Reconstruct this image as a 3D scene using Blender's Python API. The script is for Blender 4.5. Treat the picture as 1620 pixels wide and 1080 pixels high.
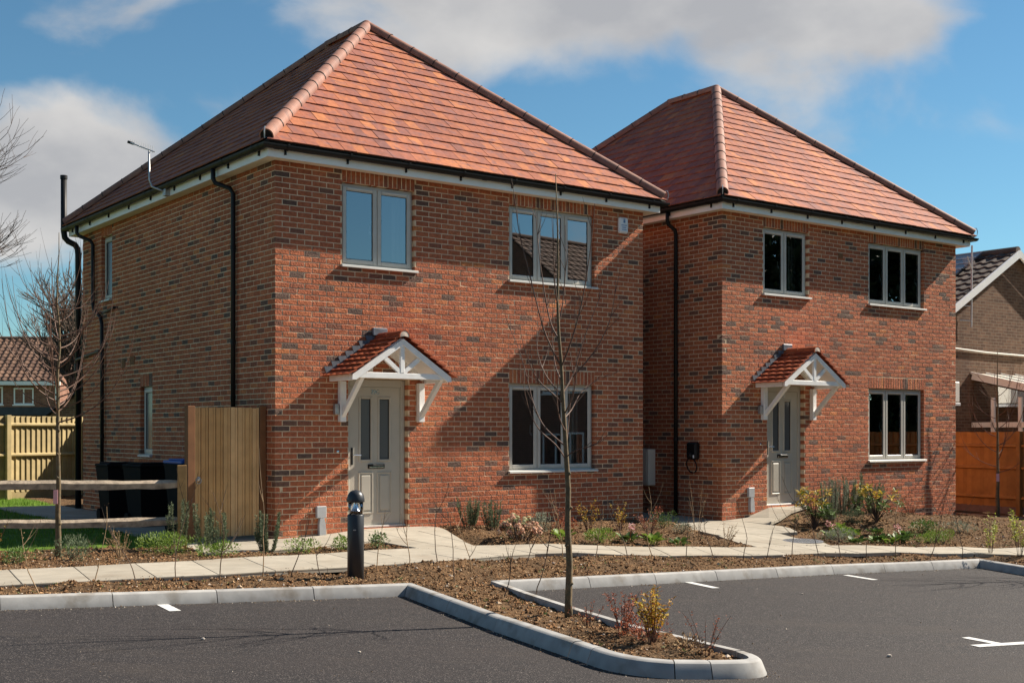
import bpy, math, random
import numpy as np
from mathutils import Vector, Matrix

# ------------------------------------------------------------------ scene, camera, sky, sun
for o in list(bpy.data.objects):
    bpy.data.objects.remove(o)
scene = bpy.context.scene
COL = scene.collection
R = math.radians
rng = random.Random(7)

cam_d = bpy.data.cameras.new('camera')
cam_d.sensor_width = 36.0
cam_d.lens = 43.45
cam_d.shift_y = 0.0878
cam_d.clip_start = 0.1
cam_d.clip_end = 2000
cam = bpy.data.objects.new('camera', cam_d)
cam.location = (0, 0, 1.45)
cam.rotation_euler = (R(90), 0, 0)
COL.objects.link(cam)
scene.camera = cam

SUN_AZ = 25.9      # degrees from +X towards +Y
SUN_EL = 38.3
world = bpy.data.worlds.new('World')
scene.world = world
world.use_nodes = True
wn = world.node_tree
wn.nodes.clear()


def N(tree, t, **kw):
    n = tree.nodes.new(t)
    for k, v in kw.items():
        if k in n.inputs and not hasattr(n, k):
            n.inputs[k].default_value = v
        else:
            setattr(n, k, v)
    return n


def build_world():
    L = wn.links.new
    out = N(wn, 'ShaderNodeOutputWorld')
    bg = N(wn, 'ShaderNodeBackground')
    bg.inputs['Strength'].default_value = 0.05
    sky = N(wn, 'ShaderNodeTexSky')
    sky.sky_type = 'NISHITA'
    sky.sun_disc = False
    sky.sun_elevation = R(SUN_EL)
    sky.sun_rotation = R(90 - SUN_AZ)
    sky.air_density = 1.0
    sky.dust_density = 0.0
    sky.ozone_density = 2.4
    tc = N(wn, 'ShaderNodeTexCoord')
    sep = N(wn, 'ShaderNodeSeparateXYZ')
    L(tc.outputs['Generated'], sep.inputs[0])

    def math_n(op, a, b=None, c=None):
        m = N(wn, 'ShaderNodeMath')
        m.operation = op
        for i, s in enumerate((a, b, c)):
            if s is None:
                continue
            if isinstance(s, (int, float)):
                m.inputs[i].default_value = s
            else:
                L(s, m.inputs[i])
        return m.outputs[0]
    # fair weather cumulus: fractal noise over the sky directions, with a few broad banks of cloud
    st = N(wn, 'ShaderNodeVectorMath')
    st.operation = 'MULTIPLY'
    st.inputs[1].default_value = (1, 1, 1.7)
    L(tc.outputs['Generated'], st.inputs[0])
    off = N(wn, 'ShaderNodeVectorMath')
    off.operation = 'ADD'
    off.inputs[1].default_value = CLOUD_OFF
    L(st.outputs[0], off.inputs[0])
    n1 = N(wn, 'ShaderNodeTexNoise')
    n1.inputs['Scale'].default_value = 5.2
    n1.inputs['Detail'].default_value = 10
    n1.inputs['Roughness'].default_value = 0.50
    n1.inputs['Distortion'].default_value = 0.25
    L(off.outputs[0], n1.inputs['Vector'])
    az = math_n('ARCTAN2', sep.outputs['X'], sep.outputs['Y'])
    el = math_n('ARCSINE', sep.outputs['Z'])
    field = n1.outputs['Fac']
    for a0, e0, sa, se, amp in CLOUD_BANKS:
        da = math_n('DIVIDE', math_n('SUBTRACT', az, a0), sa)
        de = math_n('DIVIDE', math_n('SUBTRACT', el, e0), se)
        g = math_n('EXPONENT', math_n('MULTIPLY', math_n('ADD', math_n('MULTIPLY', da, da), math_n('MULTIPLY', de, de)), -1.0))
        field = math_n('ADD', field, math_n('MULTIPLY', g, amp))
    ramp = N(wn, 'ShaderNodeValToRGB')
    ramp.color_ramp.interpolation = 'EASE'
    ramp.color_ramp.elements[0].position = 0.56
    ramp.color_ramp.elements[1].position = 0.76
    L(field, ramp.inputs[0])
    # thin edges bright, thick middles greyer
    n2 = N(wn, 'ShaderNodeTexNoise')
    n2.inputs['Scale'].default_value = 9
    n2.inputs['Detail'].default_value = 7
    L(off.outputs[0], n2.inputs['Vector'])
    shade = math_n('ADD', math_n('MULTIPLY', math_n('SUBTRACT', field, 0.62), -0.9), n2.outputs['Fac'])
    ramp2 = N(wn, 'ShaderNodeValToRGB')
    ramp2.color_ramp.elements[0].position = 0.20
    ramp2.color_ramp.elements[0].color = (4.3, 4.3, 4.45, 1)
    ramp2.color_ramp.elements[1].position = 0.62
    ramp2.color_ramp.elements[1].color = (6.6, 6.4, 6.2, 1)
    L(shade, ramp2.inputs[0])
    mix = N(wn, 'ShaderNodeMix')
    mix.data_type = 'RGBA'
    cov = math_n('MULTIPLY', ramp.outputs[0], 0.95)
    L(cov, mix.inputs[0])
    grade = N(wn, 'ShaderNodeVectorMath')
    grade.operation = 'MULTIPLY'
    grade.inputs[1].default_value = (.66, .95, .98)
    L(sky.outputs[0], grade.inputs[0])
    L(grade.outputs[0], mix.inputs[6])
    L(ramp2.outputs[0], mix.inputs[7])
    L(mix.outputs[2], bg.inputs['Color'])
    L(bg.outputs[0], out.inputs['Surface'])


CLOUD_OFF = (15.2, 0.7, 2.0)
# azimuth, elevation, half widths (radians), weight
CLOUD_BANKS = [(-.34, .210, .11, .055, .27), (-.42, .15, .16, .05, .18), (.10, .335, .24, .045, .24), (-.06, .29, .12, .035, .13), (.30, .310, .08, .030, .19), (-.30, .355, .09, .015, .16), (.24, .255, .08, .025, .05), (-.22, .30, .10, .03, -.10), (.30, .16, .3, .06, -.06), (.0, .20, .2, .05, -.06)]
build_world()

sun_d = bpy.data.lights.new('sun', 'SUN')
sun_d.energy = 5.0
sun_d.angle = R(0.5)
sun_d.color = (1.0, 0.90, 0.765)
sun = bpy.data.objects.new('sun', sun_d)
sdir = Vector((math.cos(R(SUN_EL)) * math.cos(R(SUN_AZ)), math.cos(R(SUN_EL)) * math.sin(R(SUN_AZ)), math.sin(R(SUN_EL))))
sun.rotation_euler = sdir.to_track_quat('Z', 'Y').to_euler()
sun.location = sdir * 60
COL.objects.link(sun)

scene.view_settings.view_transform = 'Standard'
scene.view_settings.look = 'None'
scene.view_settings.gamma = 1.0
scene.view_settings.exposure = 1.10
scene.view_settings.use_curve_mapping = False

# ------------------------------------------------------------------ helpers


class MB:
    """collects faces, then links them as one mesh object"""

    def __init__(s):
        s.v = []
        s.f = []
        s.r = []

    def add(s, vs, fs, rnd=None):
        b = len(s.v)
        s.v.extend(vs)
        if rnd is None:
            rnd = rng.random()
        for f in fs:
            s.f.append(tuple(i + b for i in f))
            s.r.append(rnd)

    def box(s, x0, x1, y0, y1, z0, z1, rnd=None):
        s.add([(x0, y0, z0), (x1, y0, z0), (x1, y1, z0), (x0, y1, z0), (x0, y0, z1), (x1, y0, z1), (x1, y1, z1), (x0, y1, z1)],
              [(0, 3, 2, 1), (4, 5, 6, 7), (0, 1, 5, 4), (1, 2, 6, 5), (2, 3, 7, 6), (3, 0, 4, 7)], rnd)

    def cbox(s, x0, x1, y0, y1, z0, z1, c=0.006, rnd=None):
        """box with chamfered edges"""
        vs = []
        for sx in (0, 1):
            for sy in (0, 1):
                for sz in (0, 1):
                    X, Y, Z = (x0, x1)[sx], (y0, y1)[sy], (z0, z1)[sz]
                    dx, dy, dz = (c, -c)[sx], (c, -c)[sy], (c, -c)[sz]
                    vs += [(X, Y + dy, Z + dz), (X + dx, Y, Z + dz), (X + dx, Y + dy, Z)]

        def i(a, b, d, k):
            return (a * 4 + b * 2 + d) * 3 + k
        fs = [(i(0, 0, 0, 0), i(0, 0, 1, 0), i(0, 1, 1, 0), i(0, 1, 0, 0)), (i(1, 0, 0, 0), i(1, 1, 0, 0), i(1, 1, 1, 0), i(1, 0, 1, 0)),
              (i(0, 0, 0, 1), i(1, 0, 0, 1), i(1, 0, 1, 1), i(0, 0, 1, 1)), (i(0, 1, 0, 1), i(0, 1, 1, 1), i(1, 1, 1, 1), i(1, 1, 0, 1)),
              (i(0, 0, 0, 2), i(0, 1, 0, 2), i(1, 1, 0, 2), i(1, 0, 0, 2)), (i(0, 0, 1, 2), i(1, 0, 1, 2), i(1, 1, 1, 2), i(0, 1, 1, 2))]
        for b in (0, 1):
            for d in (0, 1):
                fs.append((i(0, b, d, 1), i(0, b, d, 2), i(1, b, d, 2), i(1, b, d, 1)))
                fs.append((i(b, 0, d, 0), i(b, 0, d, 2), i(b, 1, d, 2), i(b, 1, d, 0)))
                fs.append((i(b, d, 0, 0), i(b, d, 0, 1), i(b, d, 1, 1), i(b, d, 1, 0)))
                for a in (0, 1):
                    pass
        for a in (0, 1):
            for b in (0, 1):
                for d in (0, 1):
                    fs.append((i(a, b, d, 0), i(a, b, d, 1), i(a, b, d, 2)))
        s.add(vs, fs, rnd)

    def prism(s, poly, axis_o, u, v, w, depth, rnd=None):
        """polygon (a,b) in plane (u,v) at axis_o, extruded along w by depth"""
        o, u, v, w = Vector(axis_o), Vector(u), Vector(v), Vector(w)
        n = len(poly)
        a = [tuple(o + u * p + v * q) for p, q in poly]
        b = [tuple(o + u * p + v * q + w * depth) for p, q in poly]
        fs = [tuple(range(n))[::-1], tuple(range(n, 2 * n))]
        fs += [(i, (i + 1) % n, n + (i + 1) % n, n + i) for i in range(n)]
        s.add(a + b, fs, rnd)

    def beam(s, p, q, w, t, up=(0, 0, 1), rnd=None):
        """rectangular bar between p and q; w across, t along up"""
        p, q = Vector(p), Vector(q)
        d = (q - p).normalized()
        up = Vector(up)
        side = d.cross(up)
        if side.length < 1e-4:
            side = d.cross(Vector((1, 0, 0)))
        side.normalize()
        up = side.cross(d).normalized()
        c = [(-.5, -.5), (.5, -.5), (.5, .5), (-.5, .5)]
        vs = [tuple(p + side * (a * w) + up * (b * t)) for a, b in c] + [tuple(q + side * (a * w) + up * (b * t)) for a, b in c]
        s.add(vs, [(3, 2, 1, 0), (4, 5, 6, 7), (0, 1, 5, 4), (1, 2, 6, 5), (2, 3, 7, 6), (3, 0, 4, 7)], rnd)

    def tube(s, pts, rad, n=6, cap=True, rnd=None):
        pts = [Vector(p) for p in pts]
        if not isinstance(rad, (list, tuple)):
            rad = [rad] * len(pts)
        vs = []
        ref = Vector((0.31, 0.95, 0.1))
        for i, p in enumerate(pts):
            d = (pts[min(i + 1, len(pts) - 1)] - pts[max(i - 1, 0)])
            if d.length < 1e-9:
                d = Vector((0, 0, 1))
            d.normalize()
            a = d.cross(ref)
            if a.length < 0.05:
                a = d.cross(Vector((1, 0, 0)))
            a.normalize()
            b = d.cross(a)
            for k in range(n):
                t = 2 * math.pi * k / n
                vs.append(tuple(p + (a * math.cos(t) + b * math.sin(t)) * rad[i]))
        fs = []
        for i in range(len(pts) - 1):
            for k in range(n):
                k2 = (k + 1) % n
                fs.append((i * n + k, i * n + k2, (i + 1) * n + k2, (i + 1) * n + k))
        if cap:
            fs.append(tuple(range(n))[::-1])
            fs.append(tuple(range((len(pts) - 1) * n, len(pts) * n)))
        s.add(vs, fs, rnd)

    def lathe(s, prof, n=20, o=(0, 0, 0), rnd=None):
        vs = []
        for r, z in prof:
            for k in range(n):
                t = 2 * math.pi * k / n
                vs.append((o[0] + r * math.cos(t), o[1] + r * math.sin(t), o[2] + z))
        fs = []
        for i in range(len(prof) - 1):
            for k in range(n):
                k2 = (k + 1) % n
                fs.append((i * n + k, i * n + k2, (i + 1) * n + k2, (i + 1) * n + k))
        fs.append(tuple(range(n))[::-1])
        fs.append(tuple(range((len(prof) - 1) * n, len(prof) * n)))
        s.add(vs, fs, rnd)

    def leaf(s, p, d, l, w, up=None, rnd=None, fold=0.15):
        p, d = Vector(p), Vector(d).normalized()
        up = Vector(up) if up is not None else Vector((rng.gauss(0, .5), rng.gauss(0, .5), 1))
        side = d.cross(up)
        if side.length < 1e-4:
            side = Vector((1, 0, 0))
        side.normalize()
        nn = side.cross(d)
        m = p + d * (l * .5)
        s.add([tuple(p), tuple(m + side * w * .5 + nn * (fold * w)), tuple(p + d * l), tuple(m - side * w * .5 + nn * (fold * w))],
              [(0, 1, 2), (0, 2, 3)], rnd)

    def mesh(s, name, smooth=False):
        me = bpy.data.meshes.new(name)
        me.from_pydata(s.v, [], s.f)
        at = me.attributes.new('rnd', 'FLOAT', 'FACE')
        at.data.foreach_set('value', np.array(s.r, dtype=np.float32))
        if smooth:
            me.polygons.foreach_set('use_smooth', [True] * len(me.polygons))
        me.update()
        return me

    def build(s, name, mat, parent=None, smooth=False):
        return link(name, s.mesh(name, smooth), mat, parent)


def link(name, me, mat=None, parent=None, mw=None):
    if mat is not None and len(me.materials) == 0:
        me.materials.append(mat)
    o = bpy.data.objects.new(name, me)
    COL.objects.link(o)
    if parent is not None:
        o.parent = parent
    if mw is not None:
        o.matrix_local = mw
    return o


def tag(o, label=None, cat=None, group=None, kind=None):
    if label:
        o['label'] = label
    if cat:
        o['category'] = cat
    if group:
        o['group'] = group
    if kind:
        o['kind'] = kind
    return o


def empty(name, loc, rz=0.0, **kw):
    o = bpy.data.objects.new(name, None)
    o.empty_display_size = 0.2
    COL.objects.link(o)
    o.location = loc
    o.rotation_euler = (0, 0, rz)
    return tag(o, **kw)


# ------------------------------------------------------------------ materials
def mat(name, col=(.5, .5, .5), rough=.6, ramp=None, interp='LINEAR', var=0.0, vscale=4.0, bump=0.0, bscale=40.0, bdist=0.01,
        metal=0.0, spec=0.4, vdetail=4, tint=None, tscale=1.0, tpos=(.5, .65), coat=0.0, sub=None, trans=0.0):
    m = bpy.data.materials.new(name)
    m.use_nodes = True
    t = m.node_tree
    L = t.links.new
    bs = t.nodes['Principled BSDF']
    bs.inputs['Roughness'].default_value = rough
    bs.inputs['Metallic'].default_value = metal
    bs.inputs['Specular IOR Level'].default_value = spec
    bs.inputs['Coat Weight'].default_value = coat
    geo = N(t, 'ShaderNodeNewGeometry')
    if ramp:
        a = N(t, 'ShaderNodeAttribute')
        a.attribute_name = 'rnd'
        cr = N(t, 'ShaderNodeValToRGB')
        cr.color_ramp.interpolation = interp
        els = cr.color_ramp.elements
        while len(els) < len(ramp):
            els.new(0.5)
        for e, (p, c) in zip(els, ramp):
            e.position = p
            e.color = (*c, 1)
        L(a.outputs['Fac'], cr.inputs[0])
        c_out = cr.outputs[0]
    else:
        rgb = N(t, 'ShaderNodeRGB')
        rgb.outputs[0].default_value = (*col, 1)
        c_out = rgb.outputs[0]
    if tint:
        nz = N(t, 'ShaderNodeTexNoise')
        nz.inputs['Scale'].default_value = tscale
        nz.inputs['Detail'].default_value = 5
        L(geo.outputs['Position'], nz.inputs['Vector'])
        mr = N(t, 'ShaderNodeMapRange')
        mr.inputs['From Min'].default_value = tpos[0]
        mr.inputs['From Max'].default_value = tpos[1]
        L(nz.outputs['Fac'], mr.inputs['Value'])
        mx = N(t, 'ShaderNodeMix')
        mx.data_type = 'RGBA'
        L(mr.outputs[0], mx.inputs[0])
        L(c_out, mx.inputs[6])
        mx.inputs[7].default_value = (*tint, 1)
        c_out = mx.outputs[2]
    if var:
        nz = N(t, 'ShaderNodeTexNoise')
        nz.inputs['Scale'].default_value = vscale
        nz.inputs['Detail'].default_value = vdetail
        L(geo.outputs['Position'], nz.inputs['Vector'])
        mr = N(t, 'ShaderNodeMapRange')
        mr.inputs['From Min'].default_value = .3
        mr.inputs['From Max'].default_value = .7
        mr.inputs['To Min'].default_value = 1 - var
        mr.inputs['To Max'].default_value = 1 + var
        L(nz.outputs['Fac'], mr.inputs['Value'])
        vm = N(t, 'ShaderNodeVectorMath')
        vm.operation = 'SCALE'
        L(c_out, vm.inputs[0])
        L(mr.outputs[0], vm.inputs['Scale'])
        c_out = vm.outputs[0]
    L(c_out, bs.inputs['Base Color'])
    if trans:
        # thin leaf: some light comes through
        tr = N(t, 'ShaderNodeBsdfTranslucent')
        L(c_out, tr.inputs['Color'])
        mxs = N(t, 'ShaderNodeMixShader')
        mxs.inputs[0].default_value = trans
        L(bs.outputs[0], mxs.inputs[1])
        L(tr.outputs[0], mxs.inputs[2])
        L(mxs.outputs[0], t.nodes['Material Output'].inputs['Surface'])
    if bump:
        nb = N(t, 'ShaderNodeTexNoise')
        nb.inputs['Scale'].default_value = bscale
        nb.inputs['Detail'].default_value = 6
        nb.inputs['Roughness'].default_value = .6
        L(geo.outputs['Position'], nb.inputs['Vector'])
        bp = N(t, 'ShaderNodeBump')
        bp.inputs['Strength'].default_value = bump
        bp.inputs['Distance'].default_value = bdist
        L(nb.outputs['Fac'], bp.inputs['Height'])
        L(bp.outputs[0], bs.inputs['Normal'])
    return m


BRICK_RAMP = [(0.0, (.130, .084, .068)), (.10, (.165, .096, .072)), (.18, (.240, .100, .065)), (.30, (.335, .108, .058)),
              (.50, (.405, .126, .063)), (.72, (.445, .145, .070)), (.90, (.475, .165, .079)), (1.0, (.54, .195, .076))]
MT = {
    'brick': mat('brick', ramp=BRICK_RAMP, rough=.9, spec=.2, var=.22, vscale=26, bump=1.0, bscale=40, bdist=.024),
    'mortar': mat('mortar', (.66, .51, .35), rough=.95, spec=.1, var=.18, vscale=9, bump=.9, bscale=110, bdist=.006),
    'tile': mat('roof_tile', ramp=[(0, (.175, .082, .072)), (.25, (.255, .098, .072)), (.55, (.325, .114, .068)), (.8, (.385, .138, .068)), (1, (.45, .170, .072))],
                rough=.75, spec=.15, var=.16, vscale=14, tint=(.225, .105, .095), tscale=7.5, tpos=(.48, .72), bump=.15, bscale=90, bdist=.003),
    'porch_tile': mat('porch_tile', ramp=[(0, (.26, .055, .025)), (1, (.44, .115, .045))], rough=.75, spec=.25, var=.2, vscale=16, bump=.3, bscale=70, bdist=.004),
    'hip': mat('hip_tile', ramp=[(0, (.255, .125, .092)), (1, (.32, .155, .110))], rough=.7, var=.18, vscale=9, spec=.25, tint=(.20, .11, .09), tscale=5, tpos=(.52, .75), bump=.15, bscale=80, bdist=.003),
    'ridge_cap': mat('ridge_cap', (.55, .46, .38), rough=.8, var=.15, vscale=15),
    'black': mat('black_plastic', (.007, .007, .008), rough=.5, spec=.3, var=.25, vscale=3),
    'fascia': mat('white_upvc', (.86, .85, .82), rough=.35, var=.04, vscale=3),
    'soffit': mat('soffit_upvc', (.78, .72, .60), rough=.45, var=.04, vscale=3),
    'timber_white': mat('white_painted_timber', (.85, .84, .82), rough=.5, var=.06, vscale=9, bump=.08, bscale=60, bdist=.002),
    'frame': mat('agate_upvc', (.50, .48, .43), rough=.38, var=.05, vscale=5),
    'door': mat('agate_door', (.46, .425, .36), rough=.42, var=.04, vscale=5, bump=.05, bscale=150, bdist=.001),
    'sill': mat('sill', (.60, .59, .55), rough=.4, var=.06, vscale=6),
    'gasket': mat('gasket', (.015, .015, .015), rough=.6),
    'chrome': mat('chrome', (.72, .72, .72), rough=.18, metal=1.0),
    'lead': mat('lead', (.16, .175, .20), rough=.5, metal=.35, var=.25, vscale=14),
    'plaster': mat('plaster', (.34, .32, .30), rough=.9),
    'carpet': mat('carpet', (.10, .09, .08), rough=1),
    'galv': mat('galvanised', (.45, .45, .45), rough=.4, metal=.7, var=.15, vscale=20),
    'white_box': mat('white_plastic', (.74, .76, .80), rough=.4),
    'grey_box': mat('grey_plastic', (.42, .43, .44), rough=.5, var=.08, vscale=12),
    'blue_print': mat('blue_print', (.12, .22, .42), rough=.5),
    'lens': mat('lens', (.6, .6, .58), rough=.15),
    'asphalt': None, 'soil': None,
    'slab': mat('paving_slab', ramp=[(0, (.315, .283, .228)), (1, (.365, .33, .27))], rough=.85, spec=.2, var=.10, vscale=5, tint=(.28, .235, .18), tscale=1.3, tpos=(.56, .80), bump=.12, bscale=160, bdist=.002),
    'joint': mat('path_bedding', (.16, .135, .10), rough=1, var=.2, vscale=12),
    'kerb': mat('kerb_concrete', ramp=[(0, (.315, .31, .30)), (1, (.365, .36, .345))], rough=.85, spec=.2, var=.14, vscale=7, tint=(.17, .14, .105), tscale=4.5, tpos=(.52, .80), bump=.3, bscale=120, bdist=.002),
    'paint': mat('road_paint', (.58, .58, .565), rough=.7, var=.09, vscale=30, tint=(.14, .13, .13), tscale=34, tpos=(.60, .74)),
    'bollard': mat('bollard_paint', (.028, .031, .036), rough=.38, var=.08, vscale=8),
    'bark': mat('sapling_bark', (.135, .095, .05), rough=.85, var=.35, vscale=26, tint=(.10, .085, .05), tscale=18, bump=.3, bscale=60),
    'twig': mat('twig', (.115, .062, .042), rough=.7, var=.3, vscale=12),
    'twig_tan': mat('twig_tan', (.30, .20, .11), rough=.8, var=.3, vscale=12),
    'whip': mat('whip_bark', (.105, .068, .045), rough=.75, var=.3, vscale=12),
    'dark_bark': mat('dark_bark', (.075, .052, .042), rough=.9, var=.3, vscale=8),
    'old_bark': mat('old_bark', (.085, .058, .042), rough=.95, var=.35, vscale=5, bump=.5, bscale=20),
    'gate': mat('softwood_gate', ramp=[(0, (.50, .285, .11)), (.5, (.58, .35, .15)), (1, (.66, .42, .20))], rough=.75, var=.12, vscale=5),
    'gate_post': mat('treated_post', (.19, .085, .035), rough=.8, var=.15, vscale=8),
    'post': mat('new_post', (.42, .25, .10), rough=.8, var=.18, vscale=10),
    'rail': mat('cleft_rail', (.40, .32, .235), rough=.85, var=.25, vscale=14, tint=(.25, .20, .15), tscale=9, tpos=(.52, .68), bump=.5, bscale=35, bdist=.01),
    'fence': mat('green_treated_fence', ramp=[(0, (.33, .255, .125)), (1, (.42, .33, .165))], rough=.85, var=.18, vscale=5),
    'fence_or': mat('stained_fence', ramp=[(0, (.25, .115, .030)), (1, (.38, .175, .045))], rough=.75, var=.18, vscale=5),
    'gravel_board': mat('gravel_board', (.16, .11, .10), rough=.9, var=.15, vscale=9),
    'bin': mat('bin_plastic', (.006, .006, .0065), rough=.8, spec=.15),
    'bin_blue': mat('bin_blue', (.015, .08, .33), rough=.4),
    'grass': mat('lawn_base', (.085, .15, .022), rough=.95, var=.3, vscale=6, spec=.1),
    'grass_bl': mat('lawn_blade', ramp=[(0, (.08, .16, .018)), (1, (.17, .30, .035))], rough=.8, spec=.15, trans=.3),
    'rosemary': mat('rosemary', ramp=[(0, (.075, .11, .060)), (1, (.21, .25, .15))], rough=.8, spec=.2, trans=.2),
    'grey_leaf': mat('grey_leaf', ramp=[(0, (.15, .18, .12)), (1, (.34, .35, .27))], rough=.85, spec=.2, trans=.2),
    'green_leaf': mat('green_leaf', ramp=[(0, (.045, .095, .022)), (1, (.13, .21, .045))], rough=.55, spec=.4, trans=.2),
    'bright_leaf': mat('bright_leaf', ramp=[(0, (.09, .16, .02)), (1, (.22, .32, .05))], rough=.55, spec=.35, trans=.3),
    'lime_leaf': mat('lime_leaf', ramp=[(0, (.26, .33, .04)), (1, (.48, .50, .09))], rough=.55, spec=.3, trans=.35),
    'yellow_leaf': mat('yellow_leaf', ramp=[(0, (.38, .24, .02)), (1, (.60, .45, .06))], rough=.5, spec=.35, trans=.3),
    'red_leaf': mat('red_leaf', ramp=[(0, (.20, .045, .03)), (1, (.42, .14, .06))], rough=.6, spec=.3, trans=.3),
    'orange_leaf': mat('orange_leaf', ramp=[(0, (.30, .10, .03)), (.6, (.50, .30, .04)), (1, (.55, .48, .06))], rough=.6, spec=.3, trans=.3),
    'pink': mat('pink_flower', ramp=[(0, (.52, .22, .15)), (.5, (.66, .38, .24)), (1, (.74, .56, .42))], rough=.8, trans=.2),
    'pale_flower': mat('pale_flower', ramp=[(0, (.36, .38, .18)), (1, (.62, .58, .36))], rough=.8, trans=.2),
    'pink2': mat('bergenia_flower', ramp=[(0, (.55, .24, .24)), (1, (.78, .52, .50))], rough=.8, trans=.2),
    'dry_leaf': mat('dry_leaf', ramp=[(0, (.17, .10, .05)), (1, (.36, .24, .12))], rough=.9),
    'clod': mat('soil_clod', ramp=[(0, (.085, .044, .023)), (.45, (.20, .108, .053)), (.85, (.31, .18, .090)), (.95, (.38, .26, .15)), (1, (.58, .50, .42))], rough=1, spec=.1, var=.25, vscale=25),
    'evergreen': mat('evergreen_leaf', ramp=[(0, (.012, .022, .008)), (1, (.030, .050, .016))], rough=.6, spec=.3),
    'grit': mat('kerb_grit', ramp=[(0, (.05, .035, .022)), (.6, (.16, .11, .065)), (1, (.42, .37, .31))], rough=1),
    'tag': mat('tree_tag', (.72, .38, .40), rough=.6),
    'brown_tile': mat('brown_concrete_tile', ramp=[(0, (.085, .045, .030)), (1, (.15, .085, .055))], rough=.9, var=.25, vscale=3),
    'dark_tile': mat('dark_concrete_tile', ramp=[(0, (.045, .032, .026)), (1, (.10, .07, .052))], rough=.8, var=.3, vscale=4),
    'solar': mat('solar_panel', (.02, .025, .04), rough=.15, spec=.6),
    'solar_rail': mat('solar_rail', (.35, .37, .40), rough=.3, metal=.6),
    'stone_cap': mat('roof_felt', (.08, .078, .078), rough=.9, var=.2, vscale=4),
    'garage_door': mat('garage_door', (.60, .60, .60), rough=.6, var=.05),
    'beige': mat('beige_plastic', (.62, .60, .54), rough=.5),
    'cream': mat('cream_roof', (.74, .71, .60), rough=.4),
    'iron': mat('cast_iron', (.14, .15, .17), rough=.55, metal=.3, var=.3, vscale=30),
    'pebble': mat('pebble', (.50, .44, .37), rough=.9, var=.2, vscale=30),
}


def asphalt():
    m = bpy.data.materials.new('asphalt')
    m.use_nodes = True
    t = m.node_tree
    L = t.links.new
    bs = t.nodes['Principled BSDF']
    bs.inputs['Roughness'].default_value = .82
    bs.inputs['Specular IOR Level'].default_value = .3
    geo = N(t, 'ShaderNodeNewGeometry')
    vor = N(t, 'ShaderNodeTexVoronoi')
    vor.inputs['Scale'].default_value = 135
    L(geo.outputs['Position'], vor.inputs['Vector'])
    cr = N(t, 'ShaderNodeValToRGB')
    e = cr.color_ramp.elements
    e[0].position, e[0].color = 0.0, (.013, .0112, .0118, 1)
    e[1].position, e[1].color = .55, (.0175, .015, .0155, 1)
    x = e.new(.86)
    x.color = (.036, .031, .031, 1)
    x = e.new(1)
    x.color = (.135, .118, .108, 1)
    sp = N(t, 'ShaderNodeSeparateColor')
    L(vor.outputs['Color'], sp.inputs[0])
    L(sp.outputs[0], cr.inputs[0])
    col = cr.outputs[0]
    for scale, lo, hi, a, tint in ((.38, .50, .62, .45, (.033, .027, .0255, 1)), (2.3, .55, .75, .30, (.055, .044, .036, 1)), (9, .60, .78, .22, (.085, .067, .050, 1))):
        nz = N(t, 'ShaderNodeTexNoise')
        nz.inputs['Scale'].default_value = scale
        nz.inputs['Detail'].default_value = 5
        mp = N(t, 'ShaderNodeMapping')
        mp.inputs['Rotation'].default_value = (0, 0, R(-28))
        mp.inputs['Scale'].default_value = (.45, 1.6, 1)
        L(geo.outputs['Position'], mp.inputs[0])
        L(mp.outputs[0], nz.inputs['Vector'])
        mr = N(t, 'ShaderNodeMapRange')
        mr.inputs['From Min'].default_value = lo
        mr.inputs['From Max'].default_value = hi
        mr.inputs['To Max'].default_value = a
        L(nz.outputs['Fac'], mr.inputs['Value'])
        mx = N(t, 'ShaderNodeMix')
        mx.data_type = 'RGBA'
        L(mr.outputs[0], mx.inputs[0])
        L(col, mx.inputs[6])
        mx.inputs[7].default_value = tint
        col = mx.outputs[2]
    # oil drips and darker worn tracks
    nz = N(t, 'ShaderNodeTexNoise')
    nz.inputs['Scale'].default_value = 3.4
    nz.inputs['Detail'].default_value = 3
    L(geo.outputs['Position'], nz.inputs['Vector'])
    mr = N(t, 'ShaderNodeMapRange')
    mr.inputs['From Min'].default_value = .66
    mr.inputs['From Max'].default_value = .74
    mr.inputs['To Max'].default_value = .55
    L(nz.outputs['Fac'], mr.inputs['Value'])
    mx = N(t, 'ShaderNodeMix')
    mx.data_type = 'RGBA'
    L(mr.outputs[0], mx.inputs[0])
    L(col, mx.inputs[6])
    mx.inputs[7].default_value = (.010, .009, .009, 1)
    col = mx.outputs[2]
    L(col, bs.inputs['Base Color'])
    bp = N(t, 'ShaderNodeBump')
    bp.inputs['Strength'].default_value = .55
    bp.inputs['Distance'].default_value = .006
    L(vor.outputs['Distance'], bp.inputs['Height'])
    L(bp.outputs[0], bs.inputs['Normal'])
    return m


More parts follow.
